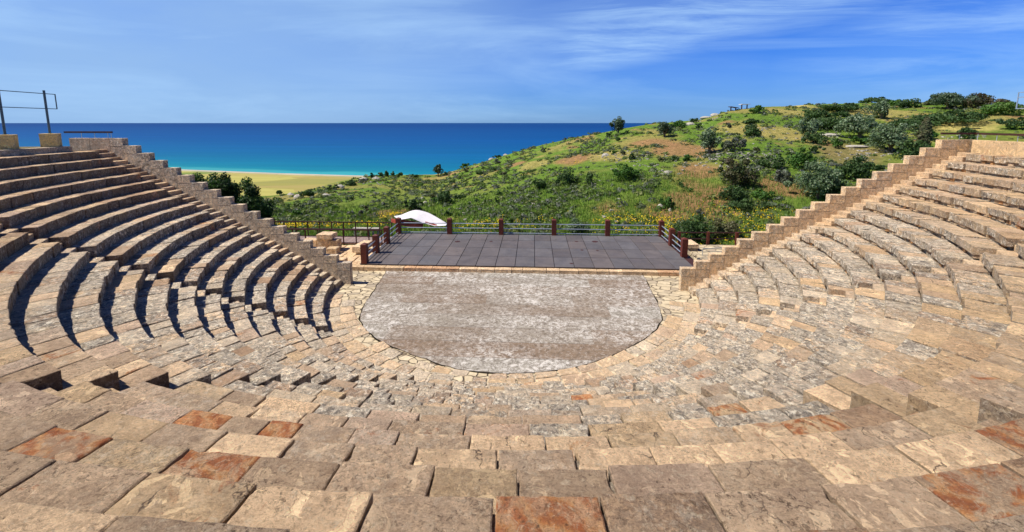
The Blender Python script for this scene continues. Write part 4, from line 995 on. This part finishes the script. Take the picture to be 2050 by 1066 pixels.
for p,q in ((a,b),(b+np.array((.12,0,0)),c)):
    m.box((p[0],10.3,zz-.09),(q[0],10.75,zz))
    for x in (p[0]+.12,q[0]-.12): m.box((x-.05,10.4,-1.7),(x+.05,10.6,zz-.09))
tag(m.build('bench',M['limestone'],loc=(a[0],10.5,-1.4)),'pale grey plank bench in the grass beyond the boardwalk railing','bench')
# shelters on the ridge
def shelter(px,py,wpx,hpx,mat,label,slope):
    pos,d=hillpt(px,py+2); s_=d/F; W=wpx*s_; H=hpx*s_; w=empty('shelter',pos,label=label,cat='shelter')
    m=MB(); m.add([pos+np.array(v) for v in [(-W/2,-.9,H-.1+slope),(W/2,-.9,H-.1-slope),(W/2,.9,H-.1-slope),(-W/2,.9,H-.1+slope),(-W/2,-.9,H+slope),(W/2,-.9,H-slope),(W/2,.9,H-slope),(-W/2,.9,H+slope)]],[(0,3,2,1),(4,5,6,7),(0,1,5,4),(1,2,6,5),(2,3,7,6),(3,0,4,7)]); m.build('roof',mat,w,loc=pos)
    for x in (-W*.32,W*.32):
        m=MB(); m.box((pos[0]+x-.1,pos[1]-.1,pos[2]-.5),(pos[0]+x+.1,pos[1]+.1,pos[2]+H-.09)); m.build('post',M['dark'],w,loc=pos)
shelter(1490,215,14,8,M['white'],'small open shelter with flat white roof on the ridge','' and 0 or 0.)
shelter(1468,216,13,6,M['dark'],'dark slanted board on posts on the ridge left of the white shelter',.14)

# ------------------------------------------------------------------ world and sun
EL=RD(54); ts=np.array((-1.,-.15,0)); ts/=np.linalg.norm(ts); ts=np.array((ts[0]*math.cos(EL),ts[1]*math.cos(EL),math.sin(EL)))
wd=bpy.data.worlds.new('World'); sc.world=wd; wd.use_nodes=True; nt=wd.node_tree; nt.nodes.clear()
T=NT.__new__(NT); T.t=nt
out=T.n('ShaderNodeOutputWorld'); bg=T.n('ShaderNodeBackground'); T.l(bg.outputs[0],out.inputs[0]); bg.inputs[1].default_value=.056
sky=T.n('ShaderNodeTexSky',sky_type='NISHITA'); sky.sun_disc=False; sky.sun_elevation=EL; sky.sun_rotation=math.atan2(ts[0],ts[1]); sky.air_density=1.; sky.dust_density=.6; sky.ozone_density=2.5; sky.altitude=80
g=T.n('ShaderNodeTexCoord').outputs['Generated']; x=T.sep(g)
yy=T.math('ADD',T.math('ABSOLUTE',x[1]),.12); pu=T.math('DIVIDE',x[0],yy); pv=T.math('DIVIDE',x[2],yy)
cv=T.n('ShaderNodeCombineXYZ'); T.l(pu,cv.inputs[0]); T.l(pv,cv.inputs[1]); uv=cv.outputs[0]
deep=T.mix(1.,sky.outputs[0],(.22,.74,2.0),'MULTIPLY')
# thin veil, thicker towards the sun side
vl=T.ramp(T.math('ADD',T.math('MULTIPLY',pu,-.5),.5),[(.0,.0),(.34,.04),(.5,.42),(.66,.85),(1.,.95)])
vl=T.math('MULTIPLY',vl,T.ramp(T.noise(T.map(uv,(1.2,3.4,1),(0,0,-.25)),1.4,5,.55,.5),[(.25,.72),(.7,1.)]))
el=T.ramp(pv,[(.32,1),(.9,0)]); vl=T.math('MULTIPLY',vl,el); vl=T.math('MAXIMUM',vl,T.math('MULTIPLY',T.ramp(pv,[(.0,.55),(.07,.25),(.16,0)]),.9))
deep=T.mix(T.ramp(pv,[(.3,0),(1.,1)]),deep,T.mix(1.,deep,(.28,.34,.42),'MULTIPLY'))
c1=T.mix(vl,deep,(4.5,7.3,11.6))
st=T.ramp(T.noise(T.map(T.vadd(uv,T.map(T.noise(uv,1.5,3,out=1),(.10,.05,0))),(1.0,11,1),(0,0,-.21)),2.2,8,.66,.45),[(.40,0),(.70,1)])
ln=T.math('SUBTRACT',pv,T.math('MULTIPLY_ADD',pu,.20,.145))
band=T.ramp(T.math('ABSOLUTE',T.math('ADD',ln,T.math('MULTIPLY',T.math('SUBTRACT',T.noise(uv,2.,3),.5),.06))),[(.0,1),(.045,.75),(.085,.12),(.2,.05)])
ln2=T.math('SUBTRACT',pv,T.math('MULTIPLY_ADD',pu,.16,.045))
b2=T.math('MULTIPLY',T.ramp(T.math('ABSOLUTE',ln2),[(.0,.6),(.07,.38),(.15,0)]),T.ramp(pu,[(.42,0),(.7,1)]))
br=T.math('MAXIMUM',T.math('MULTIPLY',band,T.ramp(pu,[(.0,.25),(.12,1),(.62,.8),(.8,.15)])),b2)
st=T.math('MULTIPLY',T.math('ADD',T.math('MULTIPLY',st,.8),.2),br)
soft=T.math('MULTIPLY',T.ramp(T.noise(T.map(uv,(.8,5.,1),(0,0,-.24),(3,1,0)),1.5,7,.62,.6),[(.44,0),(.75,.5)]),el)
st=T.math('MAXIMUM',st,soft)
c2=T.mix(T.math('MULTIPLY',T.math('MULTIPLY',st,el),.95),c1,(7.0,10.6,14.8))
T.l(c2,bg.inputs[0])
sl=bpy.data.lights.new('sun','SUN'); sl.energy=5.0; sl.angle=RD(.5); sl.color=(1.,.95,.87); so=bpy.data.objects.new('sun',sl); COL.objects.link(so)
from mathutils import Vector
so.rotation_euler=Vector(ts).to_track_quat('Z','Y').to_euler(); so.location=(0,0,60)
sc.view_settings.view_transform='Standard'; sc.view_settings.look='None'; sc.view_settings.exposure=.38; sc.view_settings.gamma=1
